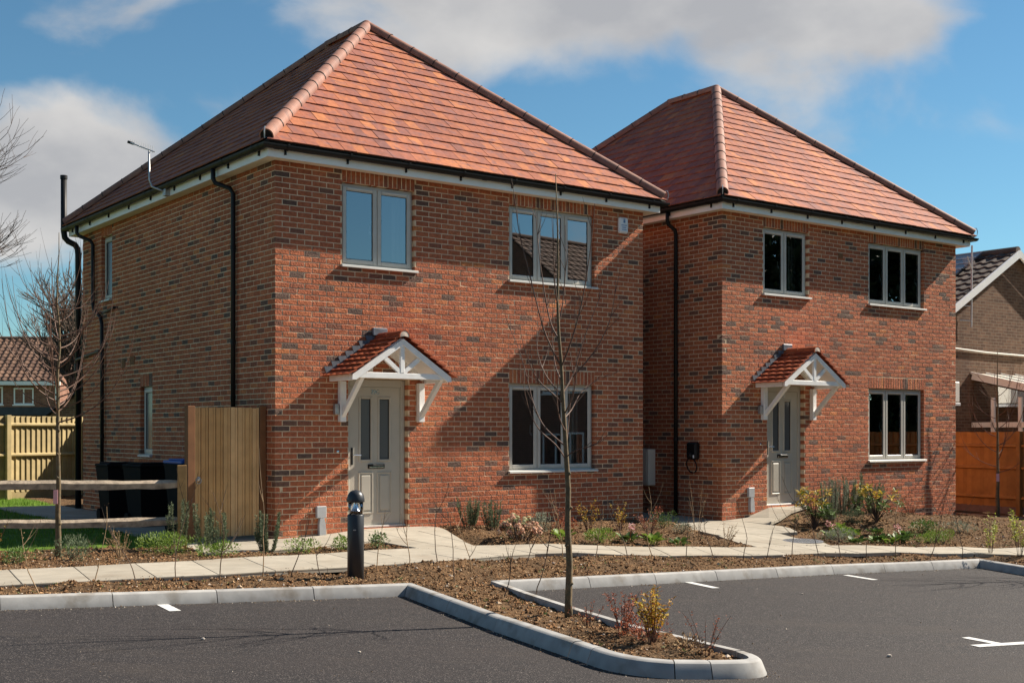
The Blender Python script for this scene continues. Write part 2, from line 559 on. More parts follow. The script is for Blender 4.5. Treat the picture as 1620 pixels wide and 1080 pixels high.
def brick_tex(name, c1, c2, mortar, scale=1.0, rough=.9):
    """brick pattern for walls too far off to tell the bricks apart; object x/z coordinates"""
    m = bpy.data.materials.new(name)
    m.use_nodes = True
    t = m.node_tree
    L = t.links.new
    bs = t.nodes['Principled BSDF']
    bs.inputs['Roughness'].default_value = rough
    bs.inputs['Specular IOR Level'].default_value = .2
    tc = N(t, 'ShaderNodeTexCoord')
    sp = N(t, 'ShaderNodeSeparateXYZ')
    L(tc.outputs['Object'], sp.inputs[0])
    cb = N(t, 'ShaderNodeCombineXYZ')
    ad = N(t, 'ShaderNodeMath')
    ad.operation = 'ADD'
    L(sp.outputs[0], ad.inputs[0])
    L(sp.outputs[1], ad.inputs[1])
    L(ad.outputs[0], cb.inputs[0])
    L(sp.outputs[2], cb.inputs[1])
    br = N(t, 'ShaderNodeTexBrick')
    br.inputs['Scale'].default_value = 1
    br.inputs['Brick Width'].default_value = .225 * scale
    br.inputs['Row Height'].default_value = .075 * scale
    br.inputs['Mortar Size'].default_value = .006 * scale
    br.inputs['Color1'].default_value = (*c1, 1)
    br.inputs['Color2'].default_value = (*c2, 1)
    br.inputs['Mortar'].default_value = (*mortar, 1)
    br.inputs['Bias'].default_value = -.1
    L(cb.outputs[0], br.inputs['Vector'])
    nz = N(t, 'ShaderNodeTexNoise')
    nz.inputs['Scale'].default_value = 6
    L(tc.outputs['Object'], nz.inputs['Vector'])
    mr = N(t, 'ShaderNodeMapRange')
    mr.inputs['To Min'].default_value = .6
    mr.inputs['To Max'].default_value = 1.4
    L(nz.outputs['Fac'], mr.inputs['Value'])
    vm = N(t, 'ShaderNodeVectorMath')
    vm.operation = 'SCALE'
    L(br.outputs['Color'], vm.inputs[0])
    L(mr.outputs[0], vm.inputs['Scale'])
    L(vm.outputs[0], bs.inputs['Base Color'])
    return m


def soil_mat():
    return mat('soil', (.150, .090, .047), rough=1, spec=.1, var=.40, vscale=16, vdetail=8, tint=(.10, .065, .038), tscale=2.2, tpos=(.45, .7), bump=.9, bscale=30, bdist=.05)


def glass_mat(name='window_glass', tintc=(.80, .84, .84), refl=1.0):
    m = bpy.data.materials.new(name)
    m.use_nodes = True
    t = m.node_tree
    t.nodes.clear()
    L = t.links.new
    out = N(t, 'ShaderNodeOutputMaterial')
    tr = N(t, 'ShaderNodeBsdfTransparent')
    tr.inputs['Color'].default_value = (*tintc, 1)
    gl = N(t, 'ShaderNodeBsdfGlossy')
    gl.inputs['Roughness'].default_value = 0.0
    gl.inputs['Color'].default_value = (.95, .97, 1, 1)
    fr = N(t, 'ShaderNodeFresnel')
    fr.inputs['IOR'].default_value = 1.5
    mu = N(t, 'ShaderNodeMath')
    mu.operation = 'MULTIPLY'
    mu.use_clamp = True
    mu.inputs[1].default_value = 7.0 * refl      # two panes, four surfaces, coated
    L(fr.outputs[0], mu.inputs[0])
    mx = N(t, 'ShaderNodeMixShader')
    L(mu.outputs[0], mx.inputs[0])
    L(tr.outputs[0], mx.inputs[1])
    L(gl.outputs[0], mx.inputs[2])
    L(mx.outputs[0], out.inputs['Surface'])
    return m




def batch_shift(m, scale, amount):
    t = m.node_tree
    L = t.links.new
    bs = t.nodes['Principled BSDF']
    src = bs.inputs['Base Color'].links[0].from_socket
    geo = N(t, 'ShaderNodeNewGeometry')
    nz = N(t, 'ShaderNodeTexNoise')
    nz.inputs['Scale'].default_value = scale
    nz.inputs['Detail'].default_value = 3
    L(geo.outputs['Position'], nz.inputs['Vector'])
    mr = N(t, 'ShaderNodeMapRange')
    mr.inputs['From Min'].default_value = .3
    mr.inputs['From Max'].default_value = .7
    mr.inputs['To Min'].default_value = 1 - amount
    mr.inputs['To Max'].default_value = 1 + amount
    L(nz.outputs['Fac'], mr.inputs['Value'])
    vm = N(t, 'ShaderNodeVectorMath')
    vm.operation = 'SCALE'
    L(src, vm.inputs[0])
    L(mr.outputs[0], vm.inputs['Scale'])
    L(vm.outputs[0], bs.inputs['Base Color'])


batch_shift(MT['brick'], .9, .14)
batch_shift(MT['tile'], .7, .10)
batch_shift(MT['slab'], .8, .08)
MT['asphalt'] = asphalt()
MT['soil'] = soil_mat()
MT['glass'] = glass_mat()
MT['frosted'] = mat('frosted_glass', (.10, .105, .11), rough=.22, spec=.6)
MT['brown_brick'] = brick_tex('brown_brick_far', (.115, .062, .040), (.19, .105, .064), (.21, .165, .12))
MT['red_brick_far'] = brick_tex('red_brick_far', (.18, .075, .05), (.27, .12, .08), (.28, .22, .17))
MT['far_grass'] = mat('far_ground', (.10, .13, .045), rough=1, var=.3, vscale=.5, spec=.1)

# ------------------------------------------------------------------ site levels
TH = 0.6418
DV = Vector((math.cos(TH), math.sin(TH)))        # along the house fronts
BV = Vector((-math.sin(TH), math.cos(TH)))       # away from the parking, square to the fronts
C1 = Vector((-3.2017, 16.695))                   # front left corner of the near house
C2 = Vector((3.552, 20.90))                    # front left corner of the far house
W, D = 6.74, 8.09


def H(c, s, t=0.0):
    p = c + DV * s + BV * t
    return (p.x, p.y)


def road_z(x):
    return -.18 - .035 * np.clip(x, -14, 14)


PF = [(-8.2, 9.25, .11), (-6.4, 10.2, .09), (-4.637, 11.194, .06), (-3.668, 11.759, .05), (-2.595, 12.375, .04), (-1.178, 13.55, .01), (-.366, 14.325, -.01), (.458, 15.168, -.03),
      (1.496, 15.398, -.08), (2.314, 15.599, -.12), (3.565, 16.211, -.165), (5.133, 17.012, -.21), (6.048, 17.14, -.24), (7.152, 17.265, -.27), (9.5, 17.6, -.34)]
PB = [(-8.8, 10.35, .11), (-7.0, 11.35, .09), (-5.24, 12.35, .06), (-4.25, 12.98, .05), (-3.2, 13.72, .04), (-1.95, 14.85, .01), (-1.15, 15.46, 0), (-.05, 16.277, -.03),
      (1.35, 16.60, -.08), (2.2, 16.80, -.12), (3.43, 17.25, -.16), (4.85, 17.92, -.20), (6.1, 18.1, -.24), (7.2, 18.4, -.29), (9.5, 18.85, -.34)]
KERB = [(-9.5, 7.42), (-4.243, 10.244), (-1.039, 11.949), (-.154, 10.06), (.406, 9.01)]
for _t in range(0, 9):      # rounded tip of the island
    _u = _t / 8
    KERB.append((.53 * (1 - _u) ** 2 + 2 * .70 * _u * (1 - _u) + 1.10 * _u * _u, 8.78 * (1 - _u) ** 2 + 2 * 8.36 * _u * (1 - _u) + 8.33 * _u * _u))
KERB.append((1.36, 8.365))
for _t in range(0, 9):
    _u = _t / 8
    KERB.append((1.50 * (1 - _u) ** 2 + 2 * 1.93 * _u * (1 - _u) + 1.72 * _u * _u, 8.40 * (1 - _u) ** 2 + 2 * 8.50 * _u * (1 - _u) + 8.96 * _u * _u))
KERB += [(1.094, 9.90), (.71, 10.682), (.246, 11.731), (-.065, 12.545), (.84, 13.147), (2.368, 14.204), (3.998, 15.327), (6.352, 16.784), (6.70, 15.75), (7.6, 13.8), (8.4, 12.2),
         (8.9, 11.9), (9.5, 12.2), (9.4, 12.9), (8.4, 15.1), (7.75, 17.3), (14, 20.8)]
ROAD_POLY = KERB + [(40, 20), (40, -15), (-40, -15), (-40, -3)]

PAV_POLY = [  # convex pieces of paving laid square to the houses
    [H(C1, -1.25, .3), (-3.55, 14.35), (-2.57, 15.21), H(C1, .7, 0)],
    [(-2.57, 15.21), (-1.84, 16.30), H(C1, 1.7, 0), H(C1, .7, 0)],
    [(-1.84, 16.30), (-1.19, 15.43), (-.05, 16.277), (-1.05, 18.0), H(C1, 2.6, 0), H(C1, 1.7, 0)],
    [(2.554, 19.98), (3.027, 18.497), H(C2, 0, 0)],
    [(3.027, 18.497), (3.43, 17.25), (4.70, 17.85), (4.54, 18.11), (4.384, 18.967)],
    [(3.027, 18.497), (4.384, 18.967), (4.334, 19.71), H(C2, 0, 0)],
    [(4.334, 19.71), (5.20, 21.9), H(C2, 2.35, 0), H(C2, 0, 0)],
    [H(C1, 6.74, 0), (2.554, 19.98), H(C2, 0, 0), H(C2, 0, 4.0), H(C1, 6.74, 4.0)],
    [H(C1, -1.25, .3), H(C1, 0, 0), H(C1, 0, 9.6), H(C1, -1.25, 9.6)],
]


def ccw(poly):
    a = sum(poly[i][0] * poly[(i + 1) % len(poly)][1] - poly[(i + 1) % len(poly)][0] * poly[i][1] for i in range(len(poly)))
    return poly if a > 0 else poly[::-1]


PAV_POLY = [ccw([tuple(p) for p in q]) for q in PAV_POLY]


def idw(pts, p=3.0):
    P = np.array(pts, dtype=float)

    def f(x, y):
        x = np.asarray(x, dtype=float)
        y = np.asarray(y, dtype=float)
        d2 = (x[..., None] - P[:, 0]) ** 2 + (y[..., None] - P[:, 1]) ** 2 + .02
        w = d2 ** (-p / 2)
        return (w * P[:, 2]).sum(-1) / w.sum(-1)
    return f


HB = [(*H(C1, -1.2, 0), .0), (*H(C1, -.4, 0), .0), (*H(C1, 0), 0.), (*H(C1, .6), .015), (*H(C1, 1.1), .07), (*H(C1, 1.6), .07), (*H(C1, 2.1), .07), (*H(C1, 2.6), .055),
      (*H(C1, 6.74), -.03), (*H(C1, 6.9, 2), -.03), (*H(C2, 0), -.06), (*H(C2, .5), -.03), (*H(C2, 1.15), .125), (*H(C2, 1.6), .13), (*H(C2, 2.1), .13), (*H(C2, 2.35), .12), (*H(C2, -1, 4), -.03),
      (*H(C1, -1, 4), .0), (*H(C1, -1, 9), .0), (*H(C1, -6, 9), .0), (-3.2, 14.9, .02), (-2.3, 15.6, .02), (4.35, 19.4, -.06), (4.5, 18.3, -.15), (2.8, 19.2, -.075)]
hpath = idw(PF + PB + HB)
KB = []
for a, b in zip(KERB[:-1], KERB[1:]):
    n_ = max(1, int(math.hypot(b[0] - a[0], b[1] - a[1]) / .6))
    for i in range(n_):
        x, y = a[0] + (b[0] - a[0]) * i / n_, a[1] + (b[1] - a[1]) * i / n_
        KB.append((x, y, float(road_z(x)) + .075))
SOIL_PTS = [(x, y, z - .03) for x, y, z in PF[::1]] + [(x, y, z - .01) for x, y, z in PB] + KB + \
    [(*H(C1, 2.9, -.2), .03), (*H(C1, 4, -.2), .03), (*H(C1, 5.5, -.2), .02), (*H(C1, 6.6, -.2), .0), (*H(C1, 4, -1), .02), (*H(C1, 5.5, -1), -.02),
     (*H(C2, 2.6, -.2), .03), (*H(C2, 3.5, -.2), -.02), (*H(C2, 4.5, -.2), -.10), (*H(C2, 5.6, -.2), -.20), (*H(C2, 6.7, -.2), -.28), (*H(C2, 7.5, 0), -.33), (*H(C2, 9, 2), -.35),
     (*H(C2, 3.0, -1.5), -.03), (*H(C2, 4.5, -1.5), -.10), (*H(C2, 6, -1.5), -.22),
     (-4.5, 15.5, 0), (-5.5, 15, .02), (-7, 15.5, .03), (-10, 20, .0), (-10, 27, .0), (-6, 26, .0), (-14, 14, .05), (-12, 28, 0), (-8, 22, 0), (9, 20, -.36), (12, 22, -.4), (12, 27, -.36), (14, 18, -.45), (3, 30, 0), (9, 30, -.3),
     (*H(C1, 3, 10), 0), (*H(C2, 3, 9), -.1), (-14, 9, .2)]
hsoil = idw(SOIL_PTS)


def inpoly(poly, x, y):
    x, y = np.asarray(x), np.asarray(y)
    ins = np.zeros(x.shape, bool)
    n = len(poly)
    j = n - 1
    for i in range(n):
        xi, yi = poly[i]
        xj, yj = poly[j]
        c = ((yi > y) != (yj > y)) & (x < (xj - xi) * (y - yi) / (yj - yi + 1e-12) + xi)
        ins ^= c
        j = i
    return ins


PATH_POLY = [(p[0], p[1]) for p in PF] + [(p[0], p[1]) for p in PB[::-1]]
LAWN_POLY = [(-30, 13.6), (-6.6, 14.75), (-4.75, 15.35), H(C1, -1.3, .3), H(C1, -1.3, 9.65), H(C1, 0, 9.75), H(C1, 0, 13), (-12, 40), (-30, 40)]
HOUSE_POLY = [[H(c, .05, .05), H(c, W - .05, .05), H(c, W - .05, D - .05), H(c, .05, D - .05)] for c in (C1, C2)]


def vnoise(x, y, s, seed):
    """smooth value noise"""
    r = np.random.RandomState(seed)
    G = r.rand(256, 256)
    X, Y = x * s + 77.3, y * s + 31.7
    i, j = np.floor(X).astype(int), np.floor(Y).astype(int)
    fx, fy = X - i, Y - j
    fx, fy = fx * fx * (3 - 2 * fx), fy * fy * (3 - 2 * fy)
    g = lambda a, b: G[a % 256, b % 256]
    return (g(i, j) * (1 - fx) + g(i + 1, j) * fx) * (1 - fy) + (g(i, j + 1) * (1 - fx) + g(i + 1, j + 1) * fx) * fy - .5


def soil_surface(x, y):
    return hsoil(x, y) + .055 * vnoise(x, y, 2.3, 1) + .040 * vnoise(x, y, 6.5, 2) + .022 * vnoise(x, y, 17, 3)


def kerb_dist(x, y):
    d = np.full(np.shape(x), 9.)
    for a, b in zip(np.array(KERB[:-1]), np.array(KERB[1:])):
        ab = b - a
        t = np.clip(((x - a[0]) * ab[0] + (y - a[1]) * ab[1]) / (ab @ ab), 0, 1)
        d = np.minimum(d, np.hypot(x - a[0] - t * ab[0], y - a[1] - t * ab[1]))
    return d


def build_ground():
    step = .085
    xs = np.arange(-15, 15.01, step)
    ys = np.arange(6.5, 33, step)
    X, Y = np.meshgrid(xs, ys)
    Z = np.empty_like(X)
    for r0 in range(0, X.shape[0], 40):
        Z[r0:r0 + 40] = soil_surface(X[r0:r0 + 40], Y[r0:r0 + 40])
    lawn = inpoly(LAWN_POLY, X, Y)
    Zb = hsoil(X[::1], Y) if False else Z
    paved = inpoly(PATH_POLY, X, Y)
    for q in PAV_POLY:
        paved |= inpoly(q, X, Y)
    hp_ = hpath(X[paved], Y[paved])
    Z[paved] = hp_ - .09
    road = inpoly(ROAD_POLY, X, Y)
    Z[road] = road_z(X[road]) - .12
    dk = kerb_dist(X, Y)
    low = (dk < .06) & ~road
    Z[low] = road_z(X[low]) - .05
    Z[lawn & ~paved] = np.clip(Z[lawn & ~paved], -.03, .03) * .5
    for q in HOUSE_POLY:
        Z[inpoly(q, X, Y)] = -.6
    ny, nx = X.shape
    idx = np.arange(ny * nx).reshape(ny, nx)
    quads = np.stack([idx[:-1, :-1], idx[:-1, 1:], idx[1:, 1:], idx[1:, :-1]], -1).reshape(-1, 4)
    lf = (lawn & ~paved)[:-1, :-1].reshape(-1)
    co = np.stack([X, Y, Z], -1).reshape(-1, 3)

    def mk(name, q, m):
        used = np.unique(q)
        remap = np.zeros(len(co), int)
        remap[used] = np.arange(len(used))
        me = bpy.data.meshes.new(name)
        me.from_pydata(co[used].tolist(), [], remap[q].tolist())
        me.polygons.foreach_set('use_smooth', [True] * len(me.polygons))
        return link(name, me, m)
    tag(mk('soil', quads[~lf], MT['soil']), kind='structure')
    tag(mk('lawn', quads[lf], MT['grass']), kind='structure')
    far = MB()
    far.add([(-400, -100, -.62), (400, -100, -.62), (400, 700, -.62), (-400, 700, -.62)], [(0, 1, 2, 3)])
    tag(far.build('ground', MT['far_grass']), kind='structure')


def build_road():
    m = MB()
    xs = list(np.linspace(-30, -1.1, 30)) + list(np.linspace(-1.0, 30, 32))
    vs, fs = [], []
    for x in xs:
        # the tarmac stops under the kerb; left of the island the beds lie lower than its plane carried on
        far = 10.244 + .5325 * (x + 4.243) + .06 if x < -1.05 else (13.0 if x < 0 else 19.5)
        for y in (-12., 2., far):
            vs.append((float(x), min(y, far) if y > 3 else min(y, far - 3 if far < 3 else y), float(road_z(x))))
    for i in range(len(xs) - 1):
        for j in range(2):
            a = i * 3 + j
            fs.append((a, a + 3, a + 4, a + 1))
    m.add(vs, fs)
    tag(m.build('road', MT['asphalt']), kind='structure')


def strip(p, q, w, name, parent=None):
    p, q = Vector(p), Vector(q)
    d = (q - p).normalized()
    n = Vector((-d.y, d.x)) * (w / 2)
    m = MB()
    m.add([(v.x, v.y, float(road_z(v.x)) + .004) for v in (p - n, q - n, q + n, p + n)], [(0, 1, 2, 3)])
    return m.build(name, MT['paint'])


build_ground()
build_road()

# kerbs ------------------------------------------------------------------
kerb_root = empty('kerb', (KERB[1][0], KERB[1][1], 0), kind='structure')


def build_kerbs():
    # even stones along the straight runs
    pts = [Vector(p) for p in KERB]
    offs = []
    for i, p in enumerate(pts):
        d0 = (p - pts[i - 1]).normalized() if i else (pts[1] - p).normalized()
        d1 = (pts[i + 1] - p).normalized() if i < len(pts) - 1 else d0
        n0, n1 = Vector((-d0.y, d0.x)), Vector((-d1.y, d1.x))
        n = (n0 + n1)
        if n.length < .3:
            n = n0
        n.normalize()
        offs.append(n / max(.45, n.dot(n0)))
    groups = []
    curve = (4, 13)
    for i in range(len(pts) - 1):
        a, b = pts[i], pts[i + 1]
        L = (b - a).length
        n = max(1, round(L / .915))
        for k in range(n):
            t0, t1 = k / n, (k + 1) / n
            groups.append([(a.lerp(b, t0), offs[i].lerp(offs[i + 1], t0) if n > 1 and k else (offs[i] if k == 0 else Vector((-(b - a).y, (b - a).x)).normalized())),
                           (a.lerp(b, t1), offs[i + 1] if k == n - 1 else Vector((-(b - a).y, (b - a).x)).normalized())])
            if k:
                groups[-1][0] = (a.lerp(b, t0), Vector((-(b - a).y, (b - a).x)).normalized())
    # merge the short pieces of the rounded nose into three cast stones
    out, run = [], []
    for g in groups:
        if (g[1][0] - g[0][0]).length < .15:
            run.append(g)
            if len(run) == 8:
                out.append([run[0][0]] + [r[1] for r in run])
                run = []
        else:
            if run:
                out.append([run[0][0]] + [r[1] for r in run])
                run = []
            out.append(g)
    prof = [(0.0, -.10), (0.0, .0), (.034, .084), (.042, .098), (.056, .107), (.070, .110), (.125, .110), (.125, -.10)]
    for g in out:
        m = MB()
        st = [[p.copy(), o.copy()] for p, o in g]
        d0 = (st[1][0] - st[0][0]).normalized()
        d1 = (st[-1][0] - st[-2][0]).normalized()
        st[0][0] += d0 * .004
        st[-1][0] -= d1 * .004
        vs = []
        jz = rng.gauss(0, .002)
        for p, o in st:
            for a, z in prof:
                q = p + o * a
                vs.append((q.x, q.y, float(road_z(p.x)) + z + jz))
        n = len(prof)
        fs = []
        for i in range(len(st) - 1):
            for k in range(n):
                k2 = (k + 1) % n
                fs.append((i * n + k, (i + 1) * n + k, (i + 1) * n + k2, i * n + k2))
        fs.append(tuple(range(n)))
        fs.append(tuple(range((len(st) - 1) * n, len(st) * n))[::-1])
        m.add(vs, fs)
        o = m.build('kerb_stone', MT['kerb'], None, True)
        o.data.set_sharp_from_angle(angle=R(24))
        o.parent = kerb_root
        o.matrix_parent_inverse = kerb_root.matrix_basis.inverted()


build_kerbs()
for nm, a, b, lab in (('mark', (-3.111, 10.93), (-2.868, 10.53), 'short white bay line by the kerb at the left'),
                      ('mark', (1.987, 13.94), (2.226, 13.477), 'short white bay line by the kerb right of the sapling island'),
                      ('mark', (4.123, 15.27), (4.366, 14.847), 'short white bay line by the kerb below the far house')):
    tag(strip(a, b, .10, 'bay_line'), lab, 'road marking', 'white bay lines')
tmark = MB()
for a, b in (((3.887, 10.6), (4.064, 10.32)), ((3.80, 10.15), (4.75, 10.62))):
    p, q = Vector(a), Vector(b)
    d = (q - p).normalized()
    n = Vector((-d.y, d.x)) * .05
    tmark.add([(v.x, v.y, float(road_z(v.x)) + (.004 if a[1] > 10.3 else .0046)) for v in (p - n, q - n, q + n, p + n)], [(0, 1, 2, 3)])
tag(tmark.build('bay_corner_marking', MT['paint']), 'white T shaped bay corner marking at the right edge of the tarmac', 'road marking')

# paving ------------------------------------------------------------------
path_root = empty('path', (0, 14, 0), kind='structure')
path_root_inv = path_root.matrix_basis.inverted()


def slab_mesh(poly, th=.05, dz=0.0, tilt=0.0):
    """poly: convex list of (x,y), already inset"""
    m = MB()
    n = len(poly)
    c = (sum(p[0] for p in poly) / n, sum(p[1] for p in poly) / n)
    zt = hpath(np.array([p[0] for p in poly]), np.array([p[1] for p in poly])) + dz
    top_in, top, bot = [], [], []
    for (x, y), z in zip(poly, zt):
        dx, dy = c[0] - x, c[1] - y
        l = max(.001, math.hypot(dx, dy))
        k = min(.006 / l, .4)
        top_in.append((x + dx * k, y + dy * k, float(z)))
        top.append((x, y, float(z) - .004))
        bot.append((x, y, float(z) - th))
    fs = [tuple(range(n))]
    for i in range(n):
        j = (i + 1) % n
        fs.append((n + i, n + j, j, i))
        fs.append((2 * n + i, 2 * n + j, n + j, n + i))
    m.add(top_in + top + bot, fs)
    return m


BED = []


def add_slab(poly):
    poly = ccw(poly)
    c = Vector((sum(p[0] for p in poly) / len(poly), sum(p[1] for p in poly) / len(poly)))
    area = abs(sum(poly[i][0] * poly[(i + 1) % len(poly)][1] - poly[(i + 1) % len(poly)][0] * poly[i][1] for i in range(len(poly)))) / 2
    if area < .008:
        return
    BED.append(poly)
    k = 1 - .005 / math.sqrt(area)
    poly = [tuple(c + (Vector(p) - c) * k) for p in poly]
    o = slab_mesh(poly, dz=rng.gauss(0, .0012)).build('paving_slab', MT['slab'])
    o.parent = path_root
    o.matrix_parent_inverse = path_root_inv


def clip_poly(subj, clip):
    out = list(subj)
    n = len(clip)
    for i in range(n):
        a, b = clip[i], clip[(i + 1) % n]
        inp, out = out, []
        if not inp:
            return []

        def side(p):
            return (b[0] - a[0]) * (p[1] - a[1]) - (b[1] - a[1]) * (p[0] - a[0])
        for k in range(len(inp)):
            p, q = inp[k - 1], inp[k]
            sp, sq = side(p), side(q)
            if (sp >= 0) != (sq >= 0):
                t = sp / (sp - sq)
                out.append((p[0] + (q[0] - p[0]) * t, p[1] + (q[1] - p[1]) * t))
            if sq >= 0:
                out.append(q)
    # drop doubles
    res = []
    for p in out:
        if not res or math.hypot(p[0] - res[-1][0], p[1] - res[-1][1]) > .004:
            res.append(p)
    return res if len(res) >= 3 else []


def build_paving():
    # the long footway: two rows of 600 slabs
    def along(P):
        d = [0]
        for a, b in zip(P[:-1], P[1:]):
            d.append(d[-1] + math.hypot(b[0] - a[0], b[1] - a[1]))
        return d
    df, db = along(PF), along(PB)
    # stations follow the front edge; the back uses the same polyline parameter
    par = np.arange(len(PF))
    L = df[-1]
    n = int(L / .60)
    st = np.interp(np.linspace(0, L, n + 1), df, par)

    def at(P, t):
        return Vector((float(np.interp(t, par, [p[0] for p in P])), float(np.interp(t, par, [p[1] for p in P]))))
    for i in range(n):
        f0, f1, b0, b1 = at(PF, st[i]), at(PF, st[i + 1]), at(PB, st[i]), at(PB, st[i + 1])
        m0, m1 = f0.lerp(b0, .5), f1.lerp(b1, .5)
        add_slab([tuple(f0), tuple(f1), tuple(m1), tuple(m0)])
        add_slab([tuple(m0), tuple(m1), tuple(b1), tuple(b0)])
    # paving square to the houses
    for q in PAV_POLY:
        ss = [(Vector(p) - C1).dot(DV) for p in q]
        ts = [(Vector(p) - C1).dot(BV) for p in q]
        for i in range(math.floor(min(ss) / .6), math.ceil(max(ss) / .6)):
            for j in range(math.floor(min(ts) / .6), math.ceil(max(ts) / .6)):
                sq = ccw([H(C1, i * .6 + .1, j * .6), H(C1, i * .6 + .7, j * .6), H(C1, i * .6 + .7, j * .6 + .6), H(C1, i * .6 + .1, j * .6 + .6)])
                cl = clip_poly(sq, q)
                if cl:
                    add_slab(cl)
    # bedding under the slabs (fills the joints)
    m = MB()
    for q in BED:
        z = hpath(np.array([v[0] for v in q]), np.array([v[1] for v in q])) - .014
        m.add([(v[0], v[1], float(zz)) for v, zz in zip(q, z)], [tuple(range(len(q)))])
    o = m.build('path_bed', MT['joint'])
    o.parent = path_root
    o.matrix_parent_inverse = path_root_inv


build_paving()
# ------------------------------------------------------------------ the two new brick houses
WALL_TOP = 5.12
COURSE = .075
EAVE_O, EAVE_Z = .27, 5.30
PITCH = math.tan(R(40.6))


def RZ(deg, x, y, z=0.0):
    return Matrix.Translation((x, y, z)) @ Matrix.Rotation(R(deg), 4, 'Z')


WALLS = {'front': (W, RZ(0, 0, 0)), 'right': (D, RZ(90, W, 0)), 'back': (W, RZ(180, W, D)), 'left': (D, RZ(-90, 0, D))}


def brick_geo(l, h, r, dep=.1025):
    """one brick: worn arrises and a slightly uneven, tilted face at y = 0"""
    j = lambda a: r.uniform(-a, a)
    ins = .005
    ty = [j(.0016) - .0016 for _ in range(4)]
    o = [(0 + j(.0012), .0032 + j(.0012), 0 + j(.0012)), (l + j(.0012), .0032 + j(.0012), j(.0012)), (l + j(.0012), .0032 + j(.0012), h + j(.0012)), (j(.0012), .0032 + j(.0012), h + j(.0012))]
    i = [(ins, ty[0], ins), (l - ins, ty[1], ins), (l - ins, ty[2], h - ins), (ins, ty[3], h - ins)]
    b = [(0, dep, 0), (l, dep, 0), (l, dep, h), (0, dep, h)]
    fs = [(4, 5, 6, 7), (0, 1, 5, 4), (1, 2, 6, 5), (2, 3, 7, 6), (3, 0, 4, 7), (0, 8, 9, 1), (1, 9, 10, 2), (2, 10, 11, 3), (3, 11, 8, 0)]
    return o + i + b, fs


def cut_rects(rects, op):
    s0, s1, z0, z1 = op
    out = []
    for x0, x1, b0, b1 in rects:
        if x1 <= s0 + .001 or x0 >= s1 - .001 or b1 <= z0 + .001 or b0 >= z1 - .001:
            out.append((x0, x1, b0, b1))
            continue
        if x0 < s0 - .02:
            out.append((x0, s0, b0, b1))
        if x1 > s1 + .02:
            out.append((s1, x1, b0, b1))
        a, c = max(x0, s0), min(x1, s1)
        if c - a > .02:
            if b0 < z0 - .012:
                out.append((a, c, b0, z0 - .003))
            if b1 > z1 + .012:
                out.append((a, c, z1 + .003, b1))
    return out


def wall_rects(L, wname, n_courses, ops, soldiers):
    rects = []
    longest = wname in ('front', 'back')
    for k in range(n_courses):
        z1 = WALL_TOP - k * COURSE
        z0 = z1 - .065
        own = (k % 2 == 0) == longest
        x = 0.0 if own else .1125
        end = L if own else L - .1125
        while x < end - .05:
            rects.append((x, x + .215, z0, z1))
            x += .225
    for op in ops:
        rects = cut_rects(rects, op)
    for s0, s1, z0, z1 in soldiers:
        rects = cut_rects(rects, (s0 - .003, s1 + .003, z0, z1))
    return rects


def core_wall(m, L, z0, z1, ops, y0, y1, ex=.004, x_in=.009):
    xs = sorted({x_in, L - x_in} | {v for o in ops for v in (o[0] - ex, o[1] + ex)})
    zs = sorted({z0, z1} | {v for o in ops for v in (o[2] - ex, min(o[3] + ex, z1))})
    for a, b in zip(xs[:-1], xs[1:]):
        for c, d in zip(zs[:-1], zs[1:]):
            mx, mz = (a + b) / 2, (c + d) / 2
            if any(o[0] < mx < o[1] and o[2] < mz < o[3] for o in ops):
                continue
            m.box(a, b, y0, y1, c, d)


def xf(m_src, mw, m_dst):
    b = len(m_dst.v)
    m_dst.v.extend([tuple(mw @ Vector(v)) for v in m_src.v])
    m_dst.f.extend([tuple(i + b for i in f) for f in m_src.f])
    m_dst.r.extend(m_src.r)


BRICK_VAR = {}


def brick_variant(kind, l, h):
    key = kind
    if key not in BRICK_VAR:
        r = random.Random(405)
        lst = []
        for i in range(40):
            m = MB()
            vs, fs = brick_geo(l, h, r)
            m.add(vs, fs, (i + .5) / 40)
            me = m.mesh('brick')
            me.materials.append(MT['brick'])
            lst.append(me)
        BRICK_VAR[key] = lst
    return BRICK_VAR[key]


